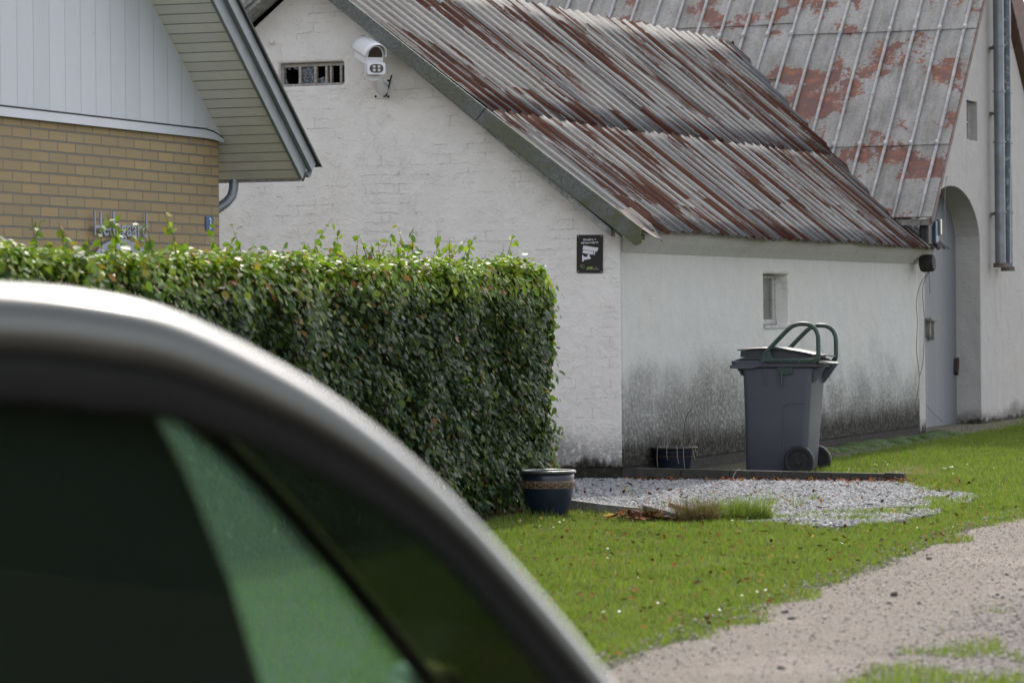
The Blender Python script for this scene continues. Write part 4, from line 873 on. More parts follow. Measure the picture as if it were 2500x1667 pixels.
# fallen leaves and daisies
LT = [(0, 0, 0), (0.33, -0.20, 0.05), (0.36, 0, -0.02), (0.33, 0.20, 0.05), (0.7, -0.22, 0.12), (0.7, 0, 0.05), (0.7, 0.22, 0.12), (1.05, 0, 0.18)]
LF = [(0, 1, 2), (0, 2, 3), (1, 4, 5, 2), (2, 5, 6, 3), (4, 7, 5), (5, 7, 6)]
def litm():
    t = NT('fallen_leaf'); t.set(Base_Color=t.ramp(t.attr('rnd'), [(0.0, (0.14, 0.035, 0.012)), (0.3, (0.24, 0.07, 0.018)), (0.6, (0.06, 0.03, 0.016)), (0.85, (0.16, 0.07, 0.02)), (0.93, (0.42, 0.25, 0.02)), (1.0, (0.05, 0.03, 0.02))]), Roughness=0.9, Specular_IOR_Level=0.1); return t.m
LM = litm()
def litter(x, y, s0, s1, z, lab):
    n = len(x); s = s0 + (s1 - s0) * rng.random(n); o = scatter('fallen_leaves', LT, LF, np.stack([x, y, np.full(n, z) + rng.random(n) * 0.012], 1), spin(n, 0.45), s, LM); tag(o, lab, None, kind='stuff')
x, y, _ = lawn_pts(1900, 0.0, 3.6, 12, 23); litter(x, y, 0.018, 0.045, 0.022, 'orange and brown leaves fallen on the lawn')
x = rng.uniform(0.0, 3.2, 700); y = rng.uniform(22.2, 27.1, 700); k = in_poly(x, y, BEDP) & (rng.random(700) < 0.30); litter(x[k], y[k], 0.025, 0.06, 0.022, 'rusty leaves on the grey gravel')
x = rng.uniform(0.9, 2.95, 260); litter(x, 27.13 - (x - 0.9) * 0.36 * 0.25 - 0.06 + rng.normal(0, 0.035, 260) - (x - .9) * 0.26, 0.03, 0.055, 0.012, 'brown leaves drifted along the kerb')
x = rng.normal(0.98, 0.15, 500); litter(x, rng.normal(21.85, 0.09, 500), 0.03, 0.075, 0.035, 'leaves and bark caught in the rubble')
x = rng.normal(3.15, 0.22, 110); litter(x, 25.9 + (3.2 - x) * 1.2 + rng.normal(0, 0.25, 110), 0.03, 0.055, 0.02, 'leaves gathered at the right end of the gravel')
x = rng.normal(0.0, 0.25, 90); litter(x, rng.normal(22.75, 0.15, 90), 0.03, 0.055, 0.01, 'leaves under the hedge end')
DT = [(0, 0, 0.1)] + [((1.0 if i % 2 else 0.55) * math.cos(i * math.pi / 8), (1.0 if i % 2 else 0.55) * math.sin(i * math.pi / 8), 0) for i in range(16)]
DF = [(0, i + 1, (i + 1) % 16 + 1) for i in range(16)]
def daisy(x, y, lab, s=0.0085):
    n = len(x); o = scatter('daisies', DT, DF, np.stack([x, y, np.full(n, 0.045) + rng.random(n) * 0.01], 1), spin(n, 0.35), s * (0.7 + 0.5 * rng.random(n)), simple('daisy_white', (0.5, 0.5, 0.48), 0.6, var=0.02)); tag(o, lab, None, kind='stuff')
x, y, _ = lawn_pts(260, 0.0, 2.6, 14.5, 22.0); k = vnoise(x, y, 0.6, 31) > 0.56; daisy(x[k], y[k], 'white daisies dotted over the lawn')
x, y, _ = lawn_pts(160, 2.8, 6, 26.5, 33); k = vnoise(x, y, 0.8, 33) > 0.5; daisy(x[k], y[k], 'white daisies on the lawn by the barn', 0.010)
# moss humps along the shed wall and earth strip below the barn door
MS = NT('moss'); f = MS.noise(40, detail=6, rough=0.7); MS.set(Base_Color=MS.ramp(f, [(0.3, (0.02, 0.035, 0.008)), (0.6, (0.06, 0.11, 0.018)), (0.8, (0.12, 0.16, 0.04))]), Roughness=0.95); MS.bump(f, 0.02)
mv = B(); r2 = np.random.default_rng(3)
for i in range(46):
    lx = 4.6 + 5.2 * r2.random(); ly = -0.10 - 0.28 * r2.random() * (0.5 + 0.5 * (lx - 4.6) / 5); rx = 0.10 + 0.12 * r2.random(); h = 0.02 + 0.04 * r2.random()
    mv.lathe([(0.0, h), (rx * .4, h * .92), (rx * .75, h * .55), (rx, -0.01)], 14, (lx, ly, 0))
mo = mv.build('moss', MS.m, None, smooth=True); mo.location = (BO[0], BO[1], 0); mo.rotation_euler = (0, 0, BA); tag(mo, 'green moss cushions along the foot of the shed wall', None, kind='stuff')
es = B().grid([[(lx, -0.9 * q + 0.28, 0.006 + 0.03 * (1 - q)) for q in (0, 0.5, 1)] for lx in np.linspace(9.9, 16.2, 12)]).build('path', simple('bare_earth', (0.10, 0.085, 0.06), 0.95, var=0.5, scale=14, bumpd=0.02), None)
es.location = (BO[0], BO[1], 0); es.rotation_euler = (0, 0, BA); tag(es, kind='structure')
lx = rng.uniform(9.8, 14.9, 5000); ly = -rng.random(5000) ** 0.7 * 1.1; wx = BO[0] + lx * math.cos(BA) - ly * math.sin(BA); wy = BO[1] + lx * math.sin(BA) + ly * math.cos(BA)
k = vnoise(wx, wy, 0.3, 40) > 0.5; blades('grass', wx[k], wy[k], 0.02, 0.08, 0.006, GM, 'patchy grass over bare earth at the barn wall', 0.5)

# ------------------------------------------------------------------ hedge
hg = thing('beech_hedge', 'clipped beech hedge, dark green with bright top shoots', 'hedge', (GO[0], GO[1], 0), HA)
def leafm():
    t = NT('beech_leaf'); r = t.attr('rnd'); top = t.attr('young')
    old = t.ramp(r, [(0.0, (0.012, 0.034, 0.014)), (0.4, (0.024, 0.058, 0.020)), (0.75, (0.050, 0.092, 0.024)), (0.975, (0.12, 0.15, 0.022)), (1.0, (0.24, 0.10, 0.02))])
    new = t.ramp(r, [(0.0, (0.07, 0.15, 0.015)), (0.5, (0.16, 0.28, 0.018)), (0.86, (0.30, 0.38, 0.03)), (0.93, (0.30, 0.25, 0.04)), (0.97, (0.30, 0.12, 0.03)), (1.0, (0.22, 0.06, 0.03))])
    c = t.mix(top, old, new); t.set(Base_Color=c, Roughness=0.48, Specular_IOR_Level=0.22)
    tl_ = t.n.new('ShaderNodeBsdfTranslucent'); t.put(tl_.inputs[0], t.mix(0.35, c, (0.22, 0.34, 0.01))); mx = t.n.new('ShaderNodeMixShader'); mx.inputs[0].default_value = 0.42
    t.L(t.b.outputs[0], mx.inputs[1]); t.L(tl_.outputs[0], mx.inputs[2]); t.L(mx.outputs[0], t.out.inputs[0]); return t.m
LFM = leafm()
P = []; Nn = []; Yg = []
def add_leaves(p, n, young): P.append(p); Nn.append(n); Yg.append(young)
HL = 9.6; DEP = 0.85
def endx(z): return 0.10 - 0.16 * np.clip((0.75 - z) / 0.75, 0, 1) - 0.10 * np.clip((z - 1.45) / 0.2, 0, 1)
# front face (local y = 0, facing -y)
n = 31000; lx = -HL + rng.random(n) * (HL + 0.12); z = 0.02 + rng.random(n) * 1.62; lump = (vnoise(lx, z * 1.3, 0.35, 50) - .5) * 0.16 + (vnoise(lx, z, 0.13, 57) - .5) * 0.09
k = (lx < endx(z) + 0.02) & (rng.random(n) < np.clip(z / 0.25 + 0.25, 0, 1)); lx, z, lump = lx[k], z[k], lump[k]; n = len(lx)
yy = lump + rng.normal(0, 0.035, n) + 0.05 * np.clip((0.3 - z) / 0.3, 0, 1) + 0.10 * np.clip((z - 1.5) / 0.15, 0, 1)
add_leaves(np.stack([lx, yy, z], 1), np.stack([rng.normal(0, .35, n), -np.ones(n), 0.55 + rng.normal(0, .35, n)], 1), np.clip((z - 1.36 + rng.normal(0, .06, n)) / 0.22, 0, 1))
# end face
n = 6500; yy = rng.random(n) * DEP; z = 0.03 + rng.random(n) * 1.6; lx = endx(z) + (vnoise(yy, z, 0.3, 52) - .5) * 0.14 + rng.normal(0, 0.035, n)
add_leaves(np.stack([lx, yy, z], 1), np.stack([np.ones(n), rng.normal(0, .35, n), 0.5 + rng.normal(0, .35, n)], 1), np.clip((z - 1.3) / 0.3 + 0.25, 0, 1))
# top
n = 25000; lx = -HL + rng.random(n) * (HL + 0.05); yy = rng.random(n) * DEP; z = 1.61 + (vnoise(lx, yy * 2, 0.28, 54) - .5) * 0.09 + rng.normal(0, 0.03, n) - 0.08 * np.clip((lx + .1) / .2, 0, 1)
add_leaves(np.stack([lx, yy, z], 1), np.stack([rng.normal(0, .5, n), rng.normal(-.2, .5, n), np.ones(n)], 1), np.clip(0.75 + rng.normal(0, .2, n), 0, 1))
# inner filler
n = 9000; add_leaves(np.stack([-HL + rng.random(n) * HL, 0.06 + rng.random(n) * 0.1, 0.1 + rng.random(n) * 1.5], 1), rand_unit(n) + np.array([0, -0.5, 0.3]), np.zeros(n))
# shoots standing out of the top and the edge
tw = B(); sp_ = []
for i in range(300):
    x0 = -HL + random.random() * (HL + 0.02); y0_ = random.random() * DEP; L_ = 0.03 + random.random() ** 4.0 * 0.26
    dx, dy = random.gauss(0, .25), random.gauss(0, .25); pts = [(x0 + dx * L_ * t * t, y0_ + dy * L_ * t * t, 1.60 + L_ * t + 0.0) for t in (-0.4, 0, 0.5, 1)]
    tw.tube(pts, [0.003, 0.0028, 0.002, 0.001], 4)
    m_ = int(3 + L_ * 38)
    for j in range(m_):
        t = (j + 0.7) / m_; sp_.append((x0 + dx * L_ * t * t + random.gauss(0, .012), y0_ + dy * L_ * t * t + random.gauss(0, .012), 1.60 + L_ * t + random.gauss(0, .006)))
for i in range(60):
    z0_ = 0.2 + random.random() * 1.35; L_ = 0.05 + random.random() ** 2 * 0.10; x0 = float(endx(np.array(z0_))); y0_ = random.random() * 0.5; up_ = random.uniform(-.2, .7)
    tw.tube([(x0 - .05, y0_, z0_), (x0 + L_ * .5, y0_, z0_ + L_ * .2 * up_), (x0 + L_, y0_, z0_ + L_ * up_)], [0.003, 0.002, 0.001], 4)
    for j in range(4): t = 0.35 + j * 0.2; sp_.append((x0 + L_ * t, y0_ + random.gauss(0, .01), z0_ + L_ * up_ * t + random.gauss(0, .008)))
sp_ = np.array(sp_); add_leaves(sp_, rand_unit(len(sp_)) + np.array([0, -0.4, 0.5]), np.clip(0.9 + rng.normal(0, .15, len(sp_)), 0, 1))
P = np.concatenate(P); Nn = np.concatenate(Nn); Yg = np.concatenate(Yg); n = len(P)
# leaf axis droops outward and down
tan = Nn * 0.5 + np.stack([rng.normal(0, .7, n), rng.normal(0, .4, n), -0.75 + rng.normal(0, .4, n)], 1)
s = (0.032 + 0.026 * rng.random(n)); sc3 = np.stack([s, s * (0.95 + 0.5 * rng.random(n)), s * (0.2 + 1.3 * rng.random(n))], 1)
LT2 = [(0, 0, 0), (0.22, -0.24, 0.06), (0.25, 0, 0), (0.22, 0.24, 0.06), (0.58, -0.30, 0.10), (0.6, 0, 0.02), (0.58, 0.30, 0.10), (0.88, -0.13, 0.03), (0.88, 0.13, 0.03), (1.06, 0, -0.05)]
LF2 = [(0, 1, 2), (0, 2, 3), (1, 4, 5, 2), (2, 5, 6, 3), (4, 7, 5), (5, 8, 6), (5, 7, 9), (5, 9, 8)]
scatter('foliage', LT2, LF2, P, basis(Nn, tan), sc3, LFM, hg, extra={'young': Yg}, smooth=False)
br_m = simple('hedge_twig', (0.06, 0.045, 0.03), 0.8)
tag(tw.build('twigs', br_m, hg), kind='stuff')
core = B(); 
for i in range(150):
    x0 = -HL + 0.2 + random.random() * (HL - 0.35); y0_ = 0.2 + random.random() * 0.45
    pts = [(x0, y0_, 0)]
    for q in range(1, 6): pts.append((pts[-1][0] + random.gauss(0, .05), min(0.75, max(0.12, pts[-1][1] + random.gauss(0, .06))), q * 0.29))
    core.tube(pts, [0.016, 0.014, 0.012, 0.009, 0.006, 0.003], 5)
core.build('stems', br_m, hg)
B().box(-HL + 0.1, -0.22, 0.17, DEP - 0.17, 0.22, 1.48).build('light_block_core', simple('dark_core_fill', (0.006, 0.012, 0.005), 0.95, var=0.4, scale=30), hg)  # dark box added inside the hedge to block light through the leaves

# ------------------------------------------------------------------ wheelie bin
ba = R(-19.0)
bn = thing('wheelie_bin', 'dark grey wheelie bin with green tubular handles by the shed wall', 'bin', (1.872, 28.30, 0.0), ba)
bn.rotation_euler = (R(-1.6), 0, ba)
bp = NT('grey_bin_plastic'); q = bp.noise(3, detail=4); fz = bp.noise(90, detail=3)
ln_ = bp.step(bp.math('ABSOLUTE', bp.math('SUBTRACT', bp.sep()[0], 10.0)), 0, 1)
bp.set(Base_Color=bp.mix(bp.step(bp.noise(14, v=bp.vec((1, 1, .4)), detail=6, rough=.7), 0.5, 0.75, 0, 0.35), bp.ramp(q, [(0.3, (0.066, 0.072, 0.094)), (0.7, (0.080, 0.086, 0.108))]), (0.085, 0.085, 0.08)), Roughness=0.5); bp.bump(fz, 0.0008)
W_ = 0.50
def rr_section(x0, x1, y0, y1, r, z, n=5):
    out = []
    for cx, cy, a0 in ((x1 - r, y1 - r, 0), (x0 + r, y1 - r, 90), (x0 + r, y0 + r, 180), (x1 - r, y0 + r, 270)):
        for k in range(n + 1):
            a = R(a0 + 90 * k / n); out.append((cx + r * math.cos(a), cy + r * math.sin(a), z))
    return out
secs = [rr_section(0.035, 0.535, 0.045, W_ - 0.045, 0.05, 0.0), rr_section(0.025, 0.54, 0.035, W_ - 0.035, 0.05, 0.02), rr_section(0.02, 0.57, 0.02, W_ - 0.02, 0.05, 0.45), rr_section(0.012, 0.595, 0.0, W_, 0.05, 0.80), rr_section(0.0, 0.61, -0.005, W_ + 0.005, 0.05, 0.862)]
secs = [s_ + [s_[0]] for s_ in secs]
body = B().grid(secs); body.add([p for p in secs[0][:-1]], [tuple(range(24))])
bo = body.build('body', bp.m, bn); smooth_by_angle(bo, 30)
# rim: deep skirt that steps, flaring at front and rear
rm_ = B().grid([sct + [sct[0]] for sct in (rr_section(0.0, 0.605, -0.004, W_ + .004, 0.05, 0.855), rr_section(-0.075, 0.665, -0.032, W_ + .032, 0.05, 0.872), rr_section(-0.082, 0.672, -0.035, W_ + .035, 0.05, 0.915), rr_section(-0.075, 0.665, -0.03, W_ + .03, 0.05, 0.922), rr_section(0.02, 0.59, 0.02, W_ - .02, 0.04, 0.922), rr_section(0.02, 0.59, 0.02, W_ - .02, 0.04, 0.86))])
rm_.prism([(-0.082, 0.858), (0.10, 0.858), (0.18, 0.875), (0.18, 0.885), (-0.082, 0.885)], lambda p, t: (p[0], t, p[1]), -0.037, W_ + 0.037)
rm_.prism([(0.60, 0.87), (0.60, 0.74), (0.64, 0.79), (0.69, 0.86), (0.72, 0.90), (0.60, 0.90)], lambda p, t: (p[0], t, p[1]), 0.06, 0.10).prism([(0.60, 0.87), (0.60, 0.74), (0.64, 0.79), (0.69, 0.86), (0.72, 0.90), (0.60, 0.90)], lambda p, t: (p[0], t, p[1]), W_ - 0.10, W_ - 0.06)
rm_.prism([(0.0, 0.86), (0.0, 0.80), (-0.035, 0.857)], lambda p, t: (p[0], t, p[1]), 0.02, W_ - 0.02)
smooth_by_angle(rm_.build('rim', bp.m, bn), 30)
lid = B()
rows = []
for t in np.linspace(0, 1, 12):
    x = -0.02 + 0.70 * t; zt = 1.008 + 0.034 * math.sin(math.pi * min(1, t * 1.05)) - 0.050 * t; row = []
    for v in np.linspace(0, 1, 9): row.append((x, -0.03 + (W_ + 0.06) * v, zt + 0.012 * math.sin(math.pi * v)))
    rows.append(row)
lidm = simple('dark_lid_plastic', (0.035, 0.042, 0.046), 0.38, var=0.2, scale=6)
lo2 = lid.grid(rows).build('lid', lidm, bn, smooth=True, solid=0.008)
sk = B().prism([(-0.055, 0.924), (0.0, 0.942), (0.1, 0.962), (0.30, 0.985), (0.50, 0.972), (0.62, 0.945), (0.66, 0.924)], lambda p, t: (p[0], t, p[1]), -0.012, W_ + 0.012); sk.build('lid_skirt', lidm, lo2, bevel=0.006)
B().prism([(0.0, 0.952), (0.0, 1.005), (0.30, 1.036), (0.60, 0.975), (0.60, 0.95), (0.3, 0.972)], lambda p, t: (p[0], t, p[1]), 0.0, W_).build('lid_flange', lidm, lo2)
B().box(-0.03, 0.02, 0.10, W_ - 0.10, 0.962, 0.972).build('lid_grip', lidm, lo2)
green = simple('green_handle_plastic', (0.030, 0.058, 0.046), 0.45, var=0.2, scale=20, dirt=(0.06, 0.085, 0.07))
def cr(pts, n=6, closed=True):
    P_ = [Vector(p) for p in pts]; out = []; m = len(P_)
    for i in range(m):
        p0, p1, p2, p3 = P_[i - 1], P_[i], P_[(i + 1) % m], P_[(i + 2) % m]
        for k in range(n):
            t = k / n; out.append(0.5 * ((2 * p1) + (-p0 + p2) * t + (2 * p0 - 5 * p1 + 4 * p2 - p3) * t * t + (-p0 + 3 * p1 - 3 * p2 + p3) * t ** 3))
    return out
for side, (yc, ya_) in enumerate(((-0.055, -1), (W_ + 0.055, 1))):
    K = lambda cx, cz: ((cx - 220) * 0.00092, yc, 1.045 - (cz - 332) * 0.000862 - 0.028)
    loop = cr([K(442, 428), K(452, 395), K(500, 335), K(600, 225), K(690, 135), K(740, 108), K(800, 97), K(870, 108), K(920, 148), K(945, 210), K(949, 300), K(948, 390), K(935, 425), K(900, 442), K(700, 442), K(560, 442), K(470, 442)])
    hd_ = B().tube(loop, 0.0185, 10, closed=True)
    fill = [K(425, 400), K(470, 345), K(500, 335), K(520, 395), K(545, 425), K(900, 428), K(945, 400), K(965, 420), K(930, 465), K(430, 458), K(412, 430)]
    hd_.prism([(p[0], p[2]) for p in fill], lambda p, t: (p[0], t, p[1]), yc - 0.014, yc + 0.014)
    h_o = hd_.build('handle', green, bn, smooth=False); smooth_by_angle(h_o, 40); h_o['label'] = 'green handle loop on the near side' if side == 0 else 'green handle loop on the far side'
    br_ = [K(545, 460), K(700, 460), K(706, 565), K(690, 575), K(600, 582), K(572, 572)]
    yb = (-0.022, 0.002) if side == 0 else (W_ - 0.002, W_ + 0.022)
    bko = B().prism([(p[0], p[2]) for p in br_], lambda p, t: (p[0], t, p[1]), *yb).build('handle_bracket', green, h_o, bevel=0.003)
    for cx, cz in ((451, 442), (533, 443), (705, 447), (783, 449)):
        k_ = K(cx, cz); B().lathe([(0, -0.005), (0.005, -0.004), (0.0065, 0.0)], 10, M=Matrix.Translation((k_[0], yc + ya_ * 0.0185, k_[2])) @ Matrix.Rotation(R(-90 * ya_), 4, 'X')).build('bolt', M['flash'], h_o)
    for cx, cz in ((589, 541), (678, 541)):
        k_ = K(cx, cz); B().lathe([(0, -0.004), (0.0045, -0.003), (0.0055, 0.0)], 10, M=Matrix.Translation((k_[0], yb[0] if side == 0 else yb[1], k_[2])) @ Matrix.Rotation(R(-90 * ya_), 4, 'X')).build('bolt', M['flash'], h_o)
B().tube([(0.675, -0.05, 0.905), (0.675, W_ + 0.05, 0.905)], 0.016, 12).build('grab_bar', simple('worn_metal_bar', (0.20, 0.19, 0.16), 0.3, metal=0.6, var=0.2), bn, smooth=True)
B().box(0.205, 0.216, -0.016, 0.004, 0.72, 0.86).build('rib', bp.m, bn, bevel=0.003); B().box(0.350, 0.362, -0.034, 0.004, 0.71, 0.82).build('rib', bp.m, bn, bevel=0.003)
pl = B().tube([(0.36, 0.017, 0.02), (0.355, 0.013, 0.50), (0.36, 0.0125, 0.54), (0.385, 0.012, 0.565), (0.41, 0.012, 0.57), (0.55, 0.012, 0.57)], 0.0028, 6); pl.build('moulded_line', bp.m, bn)
rub_t = simple('black_rubber', (0.016, 0.016, 0.017), 0.7, var=0.2, scale=20)
for yc in (-0.045, W_ - 0.005 + 0.04):
    Mx = Matrix.Translation((0.505, yc, 0.10)) @ Matrix.Rotation(R(90), 4, 'X')
    wz = B().lathe([(0.0, -0.022), (0.03, -0.024), (0.035, -0.012), (0.085, -0.010), (0.09, -0.022), (0.115, -0.024), (0.124, -0.014), (0.124, 0.014), (0.115, 0.024), (0.09, 0.022), (0.085, 0.010), (0.035, 0.012), (0.03, 0.024), (0.0, 0.022)], 36, M=Mx @ Matrix.Translation((0, 0.022, 0)) if False else Mx)
    wo = wz.build('wheel', rub_t, bn); smooth_by_angle(wo, 30)
    sp3 = B()
    for a in range(5):
        M5 = Mx @ Matrix.Rotation(R(72 * a), 4, 'Z'); sp3.box(0.03, 0.088, -0.006, 0.006, -0.018, 0.018, M5)
    sp3.build('spokes', rub_t, wo)
B().tube([(0.505, -0.04, 0.10), (0.505, W_ + 0.03, 0.10)], 0.012, 10).build('axle', M['zinc'], bn)

# ------------------------------------------------------------------ glazed pots
def potm(name, c0, c1):
    t = NT(name); z = t.sep()[2]; n = t.noise(12, v=t.vec((1, 1, 2)), detail=5)
    c = t.ramp(n, [(0.3, c0), (0.7, c1)]); t.set(Base_Color=c, Roughness=0.38, Coat_Weight=0.15, Coat_Roughness=0.1); t.bump(t.noise(30, detail=3), 0.001); return t.m
pot_b = potm('dark_blue_glaze', (0.005, 0.010, 0.021), (0.010, 0.019, 0.038)); pot_r = potm('brown_grey_glaze', (0.025, 0.028, 0.024), (0.05, 0.052, 0.045))
band = simple('terracotta_band', (0.075, 0.042, 0.024), 0.5, var=0.25, scale=25); carve = simple('carved_line', (0.30, 0.22, 0.14), 0.6)
p2 = thing('flower_pot', 'large blue glazed pot with a carved brown band, at the hedge end', 'pot', (0.225, 22.43, 0.0), 0.3)
B().lathe([(0.0, 0.0), (0.118, 0.0), (0.124, 0.01), (0.146, 0.08), (0.163, 0.16), (0.171, 0.215), (0.172, 0.27), (0.168, 0.285), (0.150, 0.285), (0.150, 0.20), (0.0, 0.20)], 48).build('body', pot_b, p2, smooth=True)
B().lathe([(0.150, 0.278), (0.166, 0.280), (0.182, 0.287), (0.186, 0.297), (0.180, 0.306), (0.166, 0.308), (0.152, 0.303), (0.148, 0.285)], 48, close=True).build('rim', pot_r, p2, smooth=True)
B().lathe([(0.1700, 0.192), (0.1738, 0.196), (0.1752, 0.215), (0.1762, 0.237), (0.1735, 0.242)], 48).build('band', band, p2, smooth=True)
cv = B()
for k in range(16):
    a0, a1 = k * 2 * math.pi / 16, (k + 1) * 2 * math.pi / 16; r = 0.177
    g_ = lambda a, z: (r * math.cos(a), r * math.sin(a), z)
    for (za, zb) in ((0.198, 0.236), (0.236, 0.198)): cv.tube([g_(a0 + (a1 - a0) * t, za + (zb - za) * t) for t in (0, .33, .66, 1)], 0.0013, 4)
    cv.tube([g_(a0, 0.197), g_(a0, 0.237)], 0.0015, 4)
for z in (0.196, 0.2385): cv.tube([(0.1765 * math.cos(a), 0.1765 * math.sin(a), z) for a in np.linspace(0, 2 * math.pi, 48, endpoint=False)], 0.0014, 4, closed=True)
cv.build('carving', carve, p2)
soil = simple('pot_soil', (0.03, 0.022, 0.015), 0.95, bumpd=0.01); B().lathe([(0, 0.245), (0.149, 0.245), (0.149, 0.20)], 24).build('soil', soil, p2)
p1 = thing('flower_pot', 'wide low dark blue pot with dead stems, behind the kerb', 'pot', (1.30, 28.0, 0.0), 0.0)
B().lathe([(0.0, 0.0), (0.125, 0.0), (0.135, 0.02), (0.152, 0.10), (0.160, 0.17), (0.176, 0.205), (0.172, 0.215), (0.155, 0.20), (0.15, 0.15), (0.0, 0.15)], 48).build('body', pot_b, p1, smooth=True)
B().lathe([(0.168, 0.198), (0.186, 0.210), (0.200, 0.222), (0.203, 0.230), (0.196, 0.234), (0.180, 0.228), (0.165, 0.214)], 48, close=True).build('rim', potm('black_rim_glaze', (0.02, 0.022, 0.024), (0.05, 0.052, 0.055)), p1, smooth=True)
B().lathe([(0, 0.19), (0.160, 0.19), (0.16, 0.15)], 24).build('soil', soil, p1)
stw = simple('dead_stem', (0.34, 0.29, 0.24), 0.8)
for i, (a, l, dr) in enumerate(((-2.25, 0.05, 0.16), (-1.85, 0.08, 0.10), (-1.45, 0.03, 0.13), (-1.2, 0.07, 0.20), (-0.6, 0.10, 0.06), (-0.75, 0.05, 0.10))):
    e = (0.20 * math.cos(a), 0.20 * math.sin(a)); B().tube([(e[0] * .7, e[1] * .7, 0.19), (e[0] * .9, e[1] * .9, 0.235 + l * .5), (e[0] * 1.04, e[1] * 1.04, 0.235), (e[0] * 1.09, e[1] * 1.09, 0.235 - dr * .6), (e[0] * 1.12 + 0.01, e[1] * 1.08, 0.235 - dr)], 0.0022, 5).build('stem', stw, p1)
B().tube([(0.08, 0, 0.19), (0.09, 0.02, 0.30), (0.10, 0.03, 0.42), (0.125, 0.03, 0.50), (0.16, 0.03, 0.54)], 0.0026, 5).build('stem', br_m, p1)
B().tube([(-0.07, 0, 0.19), (-0.068, 0.0, 0.30)], 0.0026, 5).build('stem', stw, p1)
tk = thing('twig', 'bleached twig sticking up in front of the third kerb block', 'twig', (1.72, 26.95, 0.0)); B().tube([(0, 0, 0.02), (0.01, 0, 0.05), (0.03, 0, 0.08), (0.055, 0.0, 0.095)], 0.005, 6).build('stick', stw, tk)
tg = simple('straw', (0.42, 0.37, 0.28), 0.8)
for i, (x, y, a, l, lab) in enumerate(((2.62, 27.02, 1.1, 0.12, 'thin straw leaning across the kerb under the bin wheel'), (2.88, 26.95, 2.2, 0.14, 'pale straw lying on the fifth kerb block'), (3.05, 27.0, 0.6, 0.2, 'long straw at the sunken kerb end'))):
    t_ = thing('straw', lab, 'straw', (x, y, 0.03), a); B().tube([(0, 0, 0), (l * .3, 0, .05), (l * .7, 0.01, .06), (l, 0.0, 0.03)], 0.0022, 4).build('stalk', tg, t_)

# ------------------------------------------------------------------ car in the foreground
CA = R(16)
car = thing('car', 'silver-beige car close in the foreground, roof pillar and side window', 'car', (-0.278, 4.25, 0.0), CA)
paint = NT('champagne_metallic_paint'); paint.set(Base_Color=(0.125, 0.128, 0.118), Metallic=0.85, Roughness=0.28, Coat_Weight=0.25, Coat_Roughness=0.08)
paint = paint.m
rubber = simple('door_seal', (0.006, 0.006, 0.0055), 0.85); trim = simple('dark_trim', (0.02, 0.02, 0.018), 0.7); cloth = simple('dark_seat_cloth', (0.016, 0.017, 0.015), 0.95)
arcp = [(-2.30, 0.80), (-2.15, 0.98), (-1.95, 1.14), (-1.70, 1.255), (-1.40, 1.325), (-1.05, 1.362), (-0.70, 1.377), (-0.50, 1.374), (-0.356, 1.370), (-0.25, 1.360), (-0.144, 1.337), (-0.033, 1.285), (0.079, 1.217), (0.194, 1.122), (0.311, 0.997), (0.43, 0.853), (0.55, 0.700)]
def crv(P_, n=4):
    out = []; P_ = [Vector((*p, 0)) for p in P_]; m = len(P_)
    for i in range(m - 1):
        p0, p1, p2, p3 = P_[max(i - 1, 0)], P_[i], P_[i + 1], P_[min(i + 2, m - 1)]
        for k in range(n):
            t = k / n; q = 0.5 * ((2 * p1) + (-p0 + p2) * t + (2 * p0 - 5 * p1 + 4 * p2 - p3) * t * t + (-p0 + 3 * p1 - 3 * p2 + p3) * t ** 3); out.append((q.x, q.y))
    out.append((P_[-1].x, P_[-1].y)); return out
arc = crv(arcp); CW = 1.34
def nrm(i):
    a = arc[max(i - 1, 0)]; c = arc[min(i + 1, len(arc) - 1)]; dx, dz = c[0] - a[0], c[1] - a[1]; l = math.hypot(dx, dz); return (dz / l, -dx / l)   # inward (down)
def ins(i, d): n_ = nrm(i); p = arc[i]; return (p[0] + n_[0] * d, p[1] + n_[1] * d)
def wd(i):   # visible width of the painted frame, narrowing towards the pillar foot
    x = arc[i][0]; return 0.108 if x < -0.2 else 0.108 - 0.058 * min(1, (x + 0.2) / 0.45)
def cab(prof, sel=None):
    rows = []
    for i in range(len(arc)):
        if sel and not sel(arc[i][0]): continue
        W2 = wd(i); rows.append([(*[ins(i, d * W2)[0]], y, ins(i, d * W2)[1]) for (y, d) in prof])
    return B().grid(rows)
def far(prof): return [(CW - y, d * (1 if d < 0 else 0.30)) for y, d in prof]
fr_prof = [(0.085, 0.15), (0.080, 0.0), (0.055, -0.01), (0.028, 0.01), (0.006, 0.08), (-0.010, 0.18), (-0.019, 0.34), (-0.021, 0.50), (-0.018, 0.64), (-0.008, 0.76), (0.01, 0.78)]
seal = [(0.004, 0.74), (-0.004, 0.78), (0.000, 1.0), (0.004, 1.20), (0.010, 1.28), (0.035, 1.32), (0.035, 1.0)]
for fp, sl_, lab in ((fr_prof, seal, 'near side'), (far(fr_prof), far(seal), 'far side')):
    o = cab(fp).build('roof_rail', paint, car, smooth=True); o['label'] = 'painted roof rail and pillar on the ' + lab
    cab(sl_).build('window_seal', rubber, o, smooth=True)
rf = B(); rows = []
for i in range(len(arc)):
    if arc[i][0] <= -0.10 and arc[i][0] > -1.75:
        rows.append([(ins(i, -0.010 * math.sin(math.pi * (y - 0.08) / (CW - 0.16)) + 0.0)[0], y, ins(i, -0.010 * math.sin(math.pi * (y - 0.08) / (CW - 0.16)) + 0.002)[1]) for y in np.linspace(0.08, CW - 0.08, 12)])
rf.grid(rows).build('roof', paint, car, smooth=True)
B().grid([[(p[0], p[1], p[2] - 0.03) for p in r] for r in rows]).build('headliner', trim, car, smooth=True)
wsr = []; wrr = []
